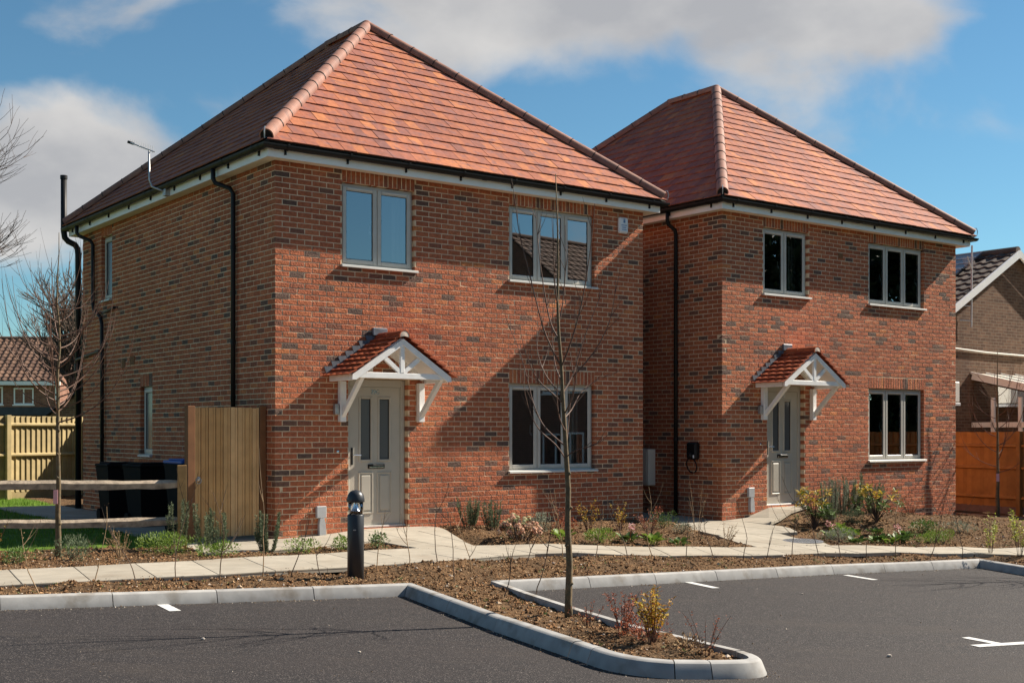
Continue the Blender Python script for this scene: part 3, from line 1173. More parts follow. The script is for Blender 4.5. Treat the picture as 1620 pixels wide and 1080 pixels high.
def window(parent, mw, s0, s1, z0, z1, n, handle=(0,), vents=True, glass='glass'):
    """casement window with n sashes in wall coordinates, outer frame set 70 mm behind the brick face"""
    root = None
    y = .068
    fw = .052
    f = MB()
    f.cbox(s0 + .002, s1 - .002, y, y + .07, z1 - fw, z1 - .002, .005)
    f.cbox(s0 + .002, s1 - .002, y, y + .07, z0 + .002, z0 + fw, .005)
    f.cbox(s0 + .002, s0 + fw, y, y + .07, z0 + fw, z1 - fw, .005)
    f.cbox(s1 - fw, s1 - .002, y, y + .07, z0 + fw, z1 - fw, .005)
    wd = (s1 - s0 - 2 * fw)
    mull = .045
    sw = (wd - mull * (n - 1)) / n
    for i in range(1, n):
        a = s0 + fw + i * sw + (i - 1) * mull
        f.cbox(a, a + mull, y, y + .07, z0 + fw, z1 - fw, .005)
    fo = link('window', f.mesh('window_frame'), MT['frame'], parent, mw)
    for i in range(n):
        a = s0 + fw + i * (sw + mull)
        b = a + sw
        c, d = z0 + fw, z1 - fw
        sm = MB()
        ov, sf = .012, .058
        a, b, c, d = a - ov, b + ov, c - ov, d + ov
        yf = y - .016
        sm.cbox(a, a + sf, yf, y + .03, c, d, .006)
        sm.cbox(b - sf, b, yf, y + .03, c, d, .006)
        sm.cbox(a + sf - .001, b - sf + .001, yf + .001, y + .03, c, c + sf, .006)
        sm.cbox(a + sf - .001, b - sf + .001, yf + .001, y + .03, d - sf, d, .006)
        link('sash', sm.mesh('sash'), MT['frame'], fo)
        gk = MB()
        gx0, gx1, gz0, gz1 = a + sf, b - sf, c + sf, d - sf
        g = .007
        for bx in ((gx0 - .002, gx0 + g, gz0, gz1), (gx1 - g, gx1 + .002, gz0, gz1), (gx0 + g, gx1 - g, gz0 - .002, gz0 + g), (gx0 + g, gx1 - g, gz1 - g, gz1 + .002)):
            gk.box(bx[0], bx[1], yf + .012, y + .02, bx[2], bx[3])
        link('gasket', gk.mesh('gasket'), MT['gasket'], fo)
        pm = MB()
        # panes never sit perfectly parallel: a fraction of a degree each
        w1, w2 = rng.uniform(-.0012, .0012), rng.uniform(-.0010, .0010)
        yy = y + .004
        pm.add([(gx0, yy + w1, gz0), (gx1, yy - w1, gz0), (gx1, yy - w1 + w2, gz1), (gx0, yy + w1 + w2, gz1)], [(0, 1, 2, 3)])
        link('pane', pm.mesh('pane'), MT[glass], fo)
        if vents:
            vm = MB()
            vm.cbox(a + .07, b - .07, yf - .010, yf, d - .040, d - .018, .004)
            link('trickle_vent', vm.mesh('trickle_vent'), MT['sill'], fo)
        if i in handle:
            hm = MB()
            hx = b - sf * .5 - .045
            hm.cbox(hx - .013, hx + .013, y + .032, y + .045, c + (d - c) * .40, c + (d - c) * .40 + .05, .003)
            hm.tube([(hx, y + .05, c + (d - c) * .42), (hx, y + .065, c + (d - c) * .43), (hx + .012, y + .066, c + (d - c) * .53)], .008, 6)
            link('window_handle', hm.mesh('window_handle'), MT['white_box'], fo)
    si = MB()
    pr = [(-.052, -.030), (-.050, -.004), (-.040, .003), (.07, .016), (.07, -.030)]
    si.prism([(p, q) for p, q in pr], (s0 - .02 if n > 1 else s0, 0, z0), (0, 1, 0), (0, 0, 1), (1, 0, 0), (s1 - s0) + (.06 if n > 1 else .0))
    link('window_sill', si.mesh('window_sill'), MT['sill'], fo)
    return fo


def text_mesh(txt, size, ext):
    cu = bpy.data.curves.new('lettering', 'FONT')
    cu.body = txt
    cu.size = size
    cu.extrude = ext
    cu.align_x = 'CENTER'
    ob = bpy.data.objects.new('lettering', cu)
    COL.objects.link(ob)
    dg = bpy.context.evaluated_depsgraph_get()
    dg.update()
    me = bpy.data.meshes.new_from_object(ob.evaluated_get(dg))
    bpy.data.objects.remove(ob)
    return me


def front_door(parent, s0, s1, z0, z1, number):
    y = .085
    f = MB()
    fw = .070
    f.cbox(s0 + .002, s0 + fw, y, y + .07, z0, z1 - .002, .006)
    f.cbox(s1 - fw, s1 - .002, y, y + .07, z0, z1 - .002, .006)
    f.cbox(s0 + fw - .001, s1 - fw + .001, y + .001, y + .07, z1 - .105, z1 - .002, .006)
    fo = link('door_frame', f.mesh('door_frame'), MT['door'], parent)
    t = MB()
    t.cbox(s0 + .004, s1 - .004, y - .03, y + .065, z0 - .006, z0 + .022, .004)
    link('threshold', t.mesh('threshold'), MT['sill'], fo)
    a, b, c, d = s0 + fw + .004, s1 - fw - .004, z0 + .024, z1 - .109
    yl = y + .018
    w = b - a
    pw = w * .20
    cx = [a + w * .315, a + w * .685]
    holes = [(x - pw / 2, x + pw / 2, c + (d - c) * .475, c + (d - c) * .915) for x in cx]
    lf = MB()
    core_wall2(lf, a, b, c, d, holes, yl, yl + .045)
    do = link('door', lf.mesh('door'), MT['door'], parent)
    for (h0, h1, g0, g1) in holes:
        mo = MB()
        k = .030
        for bx in ((h0 - k, h0 + .004, g0 - k, g1 + k), (h1 - .004, h1 + k, g0 - k, g1 + k), (h0 + .004, h1 - .004, g0 - k, g0 + .004), (h0 + .004, h1 - .004, g1 - .004, g1 + k)):
            mo.cbox(bx[0], bx[1], yl - .014, yl + .02, bx[2], bx[3], .008)
        link('moulding', mo.mesh('moulding'), MT['door'], do)
        gk = MB()
        for bx in ((h0 + .004, h0 + .012, g0 + .004, g1 - .004), (h1 - .012, h1 - .004, g0 + .004, g1 - .004), (h0 + .012, h1 - .012, g0 + .004, g0 + .012), (h0 + .012, h1 - .012, g1 - .012, g1 - .004)):
            gk.box(bx[0], bx[1], yl + .002, yl + .02, bx[2], bx[3])
        link('gasket', gk.mesh('gasket'), MT['gasket'], do)
        p = MB()
        p.box(h0, h1, yl + .012, yl + .018, g0, g1)
        link('pane', p.mesh('pane'), MT['frosted'], do)
    for x in cx:
        h0, h1, g0, g1 = x - pw * .72, x + pw * .72, c + (d - c) * .085, c + (d - c) * .385
        mo = MB()
        k = .020
        for bx in ((h0, h0 + k, g0, g1), (h1 - k, h1, g0, g1), (h0 + k, h1 - k, g0, g0 + k), (h0 + k, h1 - k, g1 - k, g1)):
            mo.cbox(bx[0], bx[1], yl - .013, yl + .004, bx[2], bx[3], .006)
        mo.cbox(h0 + k + .022, h1 - k - .022, yl - .012, yl + .004, g0 + k + .022, g1 - k - .022, .011)
        link('panel', mo.mesh('panel'), MT['door'], do)
    lp = MB()
    lx = (a + b) / 2 + .02
    lz = c + (d - c) * .425
    lp.cbox(lx - .14, lx + .14, yl - .012, yl + .002, lz - .032, lz + .032, .006)
    lp.cbox(lx - .125, lx + .125, yl - .034, yl - .011, lz + .006, lz + .026, .006)
    link('letter_plate', lp.mesh('letter_plate'), MT['black'], do)
    lb = MB()
    lb.cbox(lx - .125, lx + .125, yl - .030, yl - .013, lz - .020, lz + .004, .004)
    link('letter_flap', lb.mesh('letter_flap'), MT['chrome'], do)
    hz = c + (d - c) * .50
    hb = MB()
    hb.cbox(a + .022, a + .054, yl - .014, yl + .002, hz - .12, hz + .12, .005)
    link('handle_plate', hb.mesh('handle_plate'), MT['black'], do)
    hh = MB()
    hh.tube([(a + .038, yl - .01, hz + .02), (a + .038, yl - .055, hz + .02), (a + .06, yl - .062, hz + .02), (a + .155, yl - .060, hz + .016)], .0095, 8)
    link('door_handle', hh.mesh('door_handle'), MT['chrome'], do)
    me = text_mesh(number, .085, .004)
    link('door_number', me, MT['chrome'], do, Matrix.Translation(((a + b) / 2, yl - .005, d - .098)) @ Matrix.Rotation(R(90), 4, 'X'))
    return do


def core_wall2(m, a, b, c, d, holes, y0, y1):
    xs = sorted({a, b} | {v for o in holes for v in (o[0], o[1])})
    zs = sorted({c, d} | {v for o in holes for v in (o[2], o[3])})
    for p, q in zip(xs[:-1], xs[1:]):
        for r_, s_ in zip(zs[:-1], zs[1:]):
            mx, mz = (p + q) / 2, (r_ + s_) / 2
            if any(o[0] < mx < o[1] and o[2] < mz < o[3] for o in holes):
                continue
            m.box(p, q, y0, y1, r_, s_)


def tile_solid(poly, u0, gauge, o, ax, up, nn, lift=0.0, th=.016, tail=.034, fall=.018):
    """solid for a clipped tile outline (q,u) in a roof plane"""
    top, bot = [], []
    for q, u in poly:
        h = tail + lift - (u - u0) / gauge * fall
        p = o + ax * q + up * u
        top.append(tuple(p + nn * h))
        bot.append(tuple(p + nn * (h - th)))
    n = len(poly)
    fs = [tuple(range(n)), tuple(range(n, 2 * n))[::-1]] + [(i, n + i, n + (i + 1) % n, (i + 1) % n) for i in range(n)]
    return top + bot, fs


TILE_W, GAUGE = .195, .266
TILE_VAR = []


def tile_variant(i):
    if not TILE_VAR:
        for k in range(24):
            m = MB()
            vs, fs = tile_solid([(.0015, 0), (TILE_W - .0015, 0), (TILE_W - .0015, GAUGE + .03), (.0015, GAUGE + .03)], 0, GAUGE, Vector((0, 0, 0)), Vector((1, 0, 0)), Vector((0, 1, 0)), Vector((0, 0, 1)))
            m.add(vs, fs, (k + .5) / 24)
            me = m.mesh('roof_tile')
            me.materials.append(MT['tile'])
            TILE_VAR.append(me)
    return TILE_VAR[i % 24]


def hip_mesh(length, r0=.100, r1=.097):
    m = MB()
    n = 16
    vs = []
    for (x, r, t) in ((0, r0, 0), (length, r1, 0), (length, r1 - .016, 0), (0, r0 - .016, 0)):
        for k in range(n + 1):
            a = R(-108 + 216 * k / n)
            vs.append((x, math.sin(a) * r, math.cos(a) * r))
    fs = []
    for s in range(4):
        for k in range(n):
            a, b = s * (n + 1) + k, ((s + 1) % 4) * (n + 1) + k
            fs.append((a, b, b + 1, a + 1))
    fs.append((0, n + 1, 2 * (n + 1), 3 * (n + 1)))
    fs.append((n, 3 * (n + 1) + n, 2 * (n + 1) + n, n + 1 + n))
    m.add(vs, fs, 0)
    return m


HIP_CACHE = {}


def hip_tiles(root, p, q, count=None):
    p, q = Vector(p), Vector(q)
    d = (q - p)
    L = d.length
    d.normalize()
    n = count or max(1, round(L / .46))
    ln = L / n
    side = Vector((0, 0, 1)).cross(d).normalized()
    up = d.cross(side).normalized()
    rot = Matrix((d, side, up)).transposed().to_4x4()
    for i in range(n):
        k = rng.randrange(5)
        key = (round(ln, 3), k)
        if key not in HIP_CACHE:
            hm = hip_mesh(ln + .035)
            hm.r = [k / 4] * len(hm.r)
            me = hm.mesh('hip_tile')
            me.materials.append(MT['hip'])
            HIP_CACHE[key] = me
        pos = p + d * (ln * i) + up * rng.gauss(0, .0015)
        link('hip_tile', HIP_CACHE[key], None, root, Matrix.Translation(pos) @ rot)
        if i:
            ck = ('clip',)
            if ck not in HIP_CACHE:
                c = MB()
                vs, fs = [], []
                for j in range(9):
                    a = R(-100 + 200 * j / 8)
                    for x in (-.006, .006):
                        for rr in (.102, .107):
                            vs.append((x, math.sin(a) * rr, math.cos(a) * rr))
                for j in range(8):
                    b = j * 4
                    fs += [(b + 1, b + 5, b + 7, b + 3), (b, b + 4, b + 5, b + 1), (b + 2, b + 3, b + 7, b + 6)]
                c.add(vs, fs)
                me = c.mesh('tile_clip')
                me.materials.append(MT['black'])
                HIP_CACHE[ck] = me
            link('tile_clip', HIP_CACHE[ck], None, root, Matrix.Translation(pos) @ rot)


def roof(house, wmat, seed):
    r = random.Random(seed)
    e, ze = EAVE_O, EAVE_Z
    run = W / 2 + e
    zr = ze + PITCH * run
    ap, bp = Vector((W / 2, W / 2, zr)), Vector((W / 2, D - W / 2, zr))
    c00, c10, c11, c01 = Vector((-e, -e, ze)), Vector((W + e, -e, ze)), Vector((W + e, D + e, ze)), Vector((-e, D + e, ze))
    deck = MB()
    dn = Vector((0, 0, -.012))
    deck.add([tuple(v + dn) for v in (c00, c10, c11, c01, ap, bp)], [(0, 1, 4), (1, 2, 5, 4), (2, 3, 5), (3, 0, 4, 5), (0, 3, 2, 1)])
    ro = deck.build('roof', MT['stone_cap'], house)
    sl = math.hypot(run, zr - ze)
    cs, sn = run / sl, (zr - ze) / sl
    planes = [('front', c00, Vector((1, 0, 0)), Vector((0, 1, 0)), W + 2 * e, 0), ('right', c10, Vector((0, 1, 0)), Vector((-1, 0, 0)), D + 2 * e, D - W),
              ('back', c11, Vector((-1, 0, 0)), Vector((0, -1, 0)), W + 2 * e, 0), ('left', c01, Vector((0, -1, 0)), Vector((1, 0, 0)), D + 2 * e, D - W)]
    rest = MB()
    cand = []
    for name, o, ax, inn, Lq, ridge in planes:
        up = inn * cs + Vector((0, 0, 1)) * sn
        nn = ax.cross(up).normalized()
        outline = [(0, 0), (Lq, 0), (Lq / 2 + ridge / 2, sl), (Lq / 2 - ridge / 2, sl)] if ridge else [(0, 0), (Lq, 0), (Lq / 2, sl)]
        rows = int(sl / GAUGE) + 1
        for j in range(rows):
            u0 = j * GAUGE - .02
            ofs = (j % 2) * TILE_W / 2
            q = -ofs
            while q < Lq:
                full = [(q + .0015, u0), (q + TILE_W - .0015, u0), (q + TILE_W - .0015, u0 + GAUGE + .03), (q + .0015, u0 + GAUGE + .03)]
                ex = [(p[0], p[1] - .03) if p[1] == 0 else p for p in outline]
                pl = clip_poly(full, ex)
                if pl:
                    rnd = min(1, max(0, r.gauss(.56, .19)))
                    mid = o + ax * (q + TILE_W / 2) + up * u0
                    isfull = len(pl) == 4 and abs(max(p[0] for p in pl) - min(p[0] for p in pl) - TILE_W + .003) < 1e-4 and abs(max(p[1] for p in pl) - min(p[1] for p in pl) - GAUGE - .03) < 1e-4
                    cand.append((name, isfull, q, u0, o, ax, up, nn, pl, rnd, (wmat @ mid)))
                q += TILE_W
    fr = sorted([c for c in cand if c[0] == 'front' and c[1]], key=lambda c: c[10].length)[:300]
    ids = {id(c) for c in fr}
    for c in cand:
        name, isfull, q, u0, o, ax, up, nn, pl, rnd, _ = c
        lift = r.uniform(0, .006)
        if id(c) in ids:
            rot = Matrix((ax, up, nn)).transposed().to_4x4()
            link('roof_tile', tile_variant(int(rnd * 23.9)), None, ro, Matrix.Translation(o + ax * q + up * u0 + nn * lift) @ rot)
        else:
            vs, fs = tile_solid(pl, u0, GAUGE, o, ax, up, nn, lift)
            rest.add(vs, fs, rnd)
    rt = rest.build('tile_field', MT['tile'], ro)
    rt['kind'] = 'stuff'
    hl = Vector((0, 0, .034))
    for c, a in ((c00, ap), (c10, ap), (c11, bp), (c01, bp)):
        d = (a - c).normalized()
        hip_tiles(ro, c + d * .05 + hl, a - d * .02 + hl * 1.1, 13)
    hip_tiles(ro, ap + hl * 1.25, bp + hl * 1.25, 3)
    cap = MB()
    for a in (ap, bp):
        cap.lathe([(.108, -.10), (.108, -.01), (.092, .050), (.046, .088), (.006, .098)], 14, tuple(a + hl * 1.0 + Vector((0, 0, .012))))
    link('hip_cap', cap.mesh('hip_cap', True), MT['hip'], ro)
    for c, a in ((c00, ap), (c10, ap), (c11, bp), (c01, bp)):
        d = (a - c).normalized()
        sd = Vector((0, 0, 1)).cross(d).normalized()
        uu = d.cross(sd).normalized()
        q = c + d * .056 + hl
        e_ = MB()
        e_.add([tuple(q + sd * math.sin(R(t)) * .094 + uu * math.cos(R(t)) * .094) for t in range(-110, 111, 20)], [tuple(range(12))])
        link('hip_end', e_.mesh('hip_end'), MT['black'], ro)
    # hip irons at the visible eaves corners
    for c in (c00, c10):
        m = MB()
        dx = -1 if c.x < 0 else 1
        m.tube([tuple(c + Vector((dx * -.06, .06, .05))), tuple(c + Vector((dx * .02, -.02, .02))), tuple(c + Vector((dx * .03, -.03, .10))), tuple(c + Vector((dx * .015, -.015, .17))), tuple(c + Vector((dx * -.01, .01, .165)))], .008, 6)
        link('hip_iron', m.mesh('hip_iron'), MT['galv'], ro)
    return ro


def eaves(house, pipes):
    fo = .20
    m = MB()
    # fascia boards
    m.box(-fo, W + fo, -fo, -fo + .018, 5.105, 5.285)
    m.box(-fo, W + fo, D + fo - .018, D + fo, 5.105, 5.285)
    m.box(-fo, -fo + .018, -fo + .0181, D + fo - .0181, 5.105, 5.285)
    m.box(W + fo - .018, W + fo, -fo + .0181, D + fo - .0181, 5.105, 5.285)
    link('fascia', m.mesh('fascia'), MT['fascia'], house)
    s = MB()
    for k in range(2):
        pass
    s.box(-fo + .02, W + fo - .02, -fo + .02, -.012, 5.112, 5.124)
    s.box(-fo + .02, W + fo - .02, D + .012, D + fo - .02, 5.112, 5.124)
    s.box(-fo + .02, -.012, -.0119, D + .0119, 5.112, 5.124)
    s.box(W + .012, W + fo - .02, -.0119, D + .0119, 5.112, 5.124)
    link('soffit', s.mesh('soffit'), MT['soffit'], house)
    # half round gutter swept round the eaves
    g = MB()
    rings = []
    prof = [(math.cos(R(a)), math.sin(R(a))) for a in range(180, 361, 18)]
    rad, rin, off, zc = .058, .053, .262, 5.262
    P = [(off + rad * c, zc + rad * sz * 1.05) for c, sz in prof] + [(off + rin * c, zc + .001 + rin * sz * 1.05) for c, sz in prof[::-1]]
    n = len(P)
    vs = []
    for cx, cy, sx, sy in ((0, 0, -1, -1), (W, 0, 1, -1), (W, D, 1, 1), (0, D, -1, 1)):
        vs += [(cx + sx * o_, cy + sy * o_, z) for o_, z in P]
    fs = []
    for i in range(4):
        for k in range(n):
            a, b = i * n + k, ((i + 1) % 4) * n + k
            a2, b2 = i * n + (k + 1) % n, ((i + 1) % 4) * n + (k + 1) % n
            fs.append((a, b, b2, a2))
    g.add(vs, fs)
    go = link('gutter', g.mesh('gutter'), MT['black'], house)
    bk = MB()
    bp_ = [(-.062, 5.262), (-.062, 5.20), (-.03, 5.185), (.03, 5.185), (.062, 5.205), (.066, 5.275), (.050, 5.275), (.050, 5.262)]
    # bracket: a dark strap under the gutter
    pts = [(.20, 5.205), (.202, 5.262)] + [(off + .066 * math.cos(R(a)), zc + .066 * math.sin(R(a)) * 1.05) for a in range(184, 361, 22)] + [(off + .066, zc + .008), (off + .052, zc + .008), (off + .052, zc)] + \
          [(off + .056 * math.cos(R(a)), zc + .056 * math.sin(R(a)) * 1.05) for a in range(350, 184, -22)]
    bm = MB()
    q = len(pts)
    bm.add([(-.014, -a, z) for a, z in pts] + [(.014, -a, z) for a, z in pts], [(i, (i + 1) % q, q + (i + 1) % q, q + i) for i in range(q)])
    bm.box(-.012, .012, -.225, -.20, 5.15, 5.21)
    me = bm.mesh('gutter_bracket')
    me.materials.append(MT['black'])
    for wn_, (L, mw) in WALLS.items():
        k = int(L / .95)
        for i in range(k + 1):
            link('gutter_bracket', me, None, house, mw @ Matrix.Translation((.05 + (L - .1) * i / k, 0, 0)))
    un = MB()
    pu = [(off + .0635 * math.cos(R(a)), zc + .0635 * math.sin(R(a)) * 1.05) for a in range(180, 361, 20)]
    for pts_ in (pu,):
        vs = [(-.035, -a, z) for a, z in pts_] + [(.035, -a, z) for a, z in pts_]
        q = len(pts_)
        un.add(vs, [(i, i + 1, q + i + 1, q + i) for i in range(q - 1)])
    meu = un.mesh('gutter_union')
    meu.materials.append(MT['black'])
    for wn_, x in (('front', -.10), ('left', D + .10), ('front', 3.3), ('left', 4.3), ('left', 1.2), ('front', W + .10)):
        link('gutter_union', meu, None, house, WALLS[wn_][1] @ Matrix.Translation((x, 0, 0)))
    for path in pipes:
        p = MB()
        p.tube(path, .034, 12)
        po = link('downpipe', p.mesh('downpipe', True), MT['black'], house)
        z = path[-1][2]
        x, y = path[-1][0], path[-1][1]
        top = path[-2][2]
        while z < top - .2:
            z += 1.35
            if z < top:
                c = MB()
                c.tube([(x, y, z - .03), (x, y, z + .03)], .040, 12)
                link('pipe_bracket', c.mesh('pipe_bracket'), MT['black'], po)


def porch(house):
    sc, hw, p = 1.62, .80, .62
    ez, az = 2.16, 2.715
    m = MB
    root = None
    def put(name, b, mt, par):
        return link(name, b.mesh(name), MT[mt], par)
    # roof boarding is the porch body
    b = MB()
    for sx in (-1, 1):
        e = Vector((sc + sx * (hw - .02), 0, ez + .045))
        a = Vector((sc, 0, az + .015))
        d = a - e
        n = Vector((-d.z, 0, d.x)) if sx < 0 else Vector((d.z, 0, -d.x))
        n = n.normalized()
        if n.z < 0:
            n = -n
        q = [e, a, a + n * .02, e + n * .02]
        b.add([(v.x, -p - .01, v.z) for v in q] + [(v.x, -.004, v.z) for v in q], [(0, 1, 2, 3), (7, 6, 5, 4), (0, 4, 5, 1), (1, 5, 6, 2), (2, 6, 7, 3), (3, 7, 4, 0)])
    po = put('porch_canopy', b, 'timber_white', house)
    for s0, s1 in ((.955, 1.050), (2.250, 2.345)):
        b = MB()
        b.cbox(s0, s1, -.085, -.003, 1.585, 2.150, .006)
        put('wall_post', b, 'timber_white', po)
        b = MB()
        mid = (s0 + s1) / 2
        b.beam((mid, -.055, 1.665), (mid, -p + .02, 2.205), .062, .062, (0, 1, 0))
        put('brace', b, 'timber_white', po)
    for s0, s1 in ((sc - hw, sc - hw + .045), (sc + hw - .045, sc + hw)):
        b = MB()
        b.cbox(s0, s1, -p + .025, -.004, ez - .015, ez + .085, .004)
        put('eaves_beam', b, 'timber_white', po)
    b = MB()
    b.cbox(sc - hw + .06, sc + hw - .06, -p - .028, -p + .022, 2.178, 2.258, .005)
    put('tie_beam', b, 'timber_white', po)
    for sx in (-1, 1):
        b = MB()
        w = .095
        e = (sc + sx * (hw + .005), ez - .02)
        poly = [(e[0], e[1] + .012), (e[0] - sx * .006, e[1] + .082), (sc, az + .02), (sc, az - .068), (e[0] - sx * .062, e[1] + .012)]
        b.prism([(x, z) for x, z in poly], (0, -p - .045 - (.001 if sx > 0 else 0), 0), (1, 0, 0), (0, 0, 1), (0, 1, 0), .045)
        put('bargeboard', b, 'timber_white', po)
        b = MB()
        b.beam((sc + sx * .02, -p - .004, 2.262), (sc + sx * .325, -p - .004, 2.50), .044, .058, (1, 0, .3))
        put('fan_strut', b, 'timber_white', po)
        # rafter against the wall
        b = MB()
        b.beam((sc + sx * (hw - .08), -.035, ez + .055), (sc, -.035, az - .03), .05, .07)
        put('rafter', b, 'timber_white', po)
    b = MB()
    b.cbox(sc - .034, sc + .034, -p - .03, -p + .018, 2.259, az - .02, .005)
    put('king_post', b, 'timber_white', po)
    b = MB()
    b.cbox(sc - .18, sc - .125, -.06, -.004, 2.25, 2.60, .005)
    put('wall_stud', b, 'timber_white', po)
    # plain tiles
    gx = .128
    tw = .165
    for sx in (-1, 1):
        o = Vector((sc + sx * (hw + .065), -p - .075, ez + .040))
        top = Vector((sc, -p - .075, az + .075))
        up = (top - o)
        L = up.length
        up.normalize()
        ax = Vector((0, 1, 0))
        nn = up.cross(ax).normalized()
        if nn.z < 0:
            nn = -nn
        rows = int(L / gx) + 1
        for j in range(rows):
            u0 = j * gx - .01
            q = -(j % 2) * tw / 2
            while q < p + .07:
                q0, q1 = max(q, 0) + .001, min(q + tw, p + .072) - .001
                u1 = min(u0 + gx + .03, L)
                if q1 - q0 > .02 and u1 - u0 > .03:
                    t = MB()
                    segs = 4
                    vs = []
                    lift = rng.uniform(0, .004)
                    for (u, h) in ((u0, .040 + lift), (u1, .040 + lift - (u1 - u0) / gx * .024)):
                        for k in range(segs + 1):
                            c = .006 * math.sin(math.pi * k / segs) * (1 if sx else 1)
                            for th in (0, -.018):
                                vs.append(tuple(o + ax * (q0 + (q1 - q0) * k / segs) + up * u + nn * (h + c + th)))
                    w2 = (segs + 1) * 2
                    fs = []
                    for k in range(segs):
                        a = k * 2
                        fs += [(a, a + 2, w2 + a + 2, w2 + a), (a + 1, w2 + a + 1, w2 + a + 3, a + 3), (a, a + 1, a + 3, a + 2), (w2 + a, w2 + a + 2, w2 + a + 3, w2 + a + 1)]
                    fs += [(0, w2, w2 + 1, 1), (w2 - 2, w2 - 1, 2 * w2 - 1, 2 * w2 - 2)]
                    t.add(vs, fs)
                    put('porch_tile', t, 'porch_tile', po)
                q += tw
    # ridge
    zr = az + .075
    for y0, y1 in ((-p - .085, -p * .5 - .01), (-p * .5, -.004)):
        t = MB()
        n = 10
        vs = []
        for y, rr in ((y0, .088), (y1, .084)):
            for r2 in (rr, rr - .014):
                for k in range(n + 1):
                    a = R(-105 + 210 * k / n)
                    vs.append((sc + math.sin(a) * r2, y, zr - .022 + math.cos(a) * r2))
        fs = []
        for k in range(n):
            fs += [(k, k + 1, 2 * (n + 1) + k + 1, 2 * (n + 1) + k), (n + 1 + k, 3 * (n + 1) + k, 3 * (n + 1) + k + 1, n + 1 + k + 1), (k, n + 1 + k, n + 1 + k + 1, k + 1), (2 * (n + 1) + k, 2 * (n + 1) + k + 1, 3 * (n + 1) + k + 1, 3 * (n + 1) + k)]
        t.add(vs, fs)
        put('ridge_tile', t, 'porch_tile', po)
    t = MB()
    vs = [(sc, -p - .088, zr - .022)]
    for k in range(13):
        a = R(-100 + 200 * k / 12)
        vs.append((sc + math.sin(a) * .083, -p - .080, zr - .022 + math.cos(a) * .083))
    t.add(vs, [(0, k + 1, k + 2) for k in range(12)])
    put('ridge_end', t, 'ridge_cap', po)
    # stepped lead flashing on the wall
    for sx in (-1, 1):
        for j in range(8):
            f = MB()
            z = ez + .10 + j * .0755
            k = (z - ez - .06) / (az + .05 - ez)
            x = sc + sx * (hw + .07) * (1 - k)
            poly = [(x + sx * .03, z - .005), (x - sx * .12, z + .045), (x - sx * .12, z + .105), (x + sx * .065, z + .092), (x + sx * .055, z + .05)]
            f.prism(poly, (0, -.012 - .0012 * j, 0), (1, 0, 0), (0, 0, 1), (0, 1, 0), .0112)
            put('lead_step', f, 'lead', po)
    f = MB()
    f.cbox(sc - .12, sc + .12, -.05, -.003, zr + .02, zr + .135, .01)
    put('lead_saddle', f, 'lead', po)
    return po


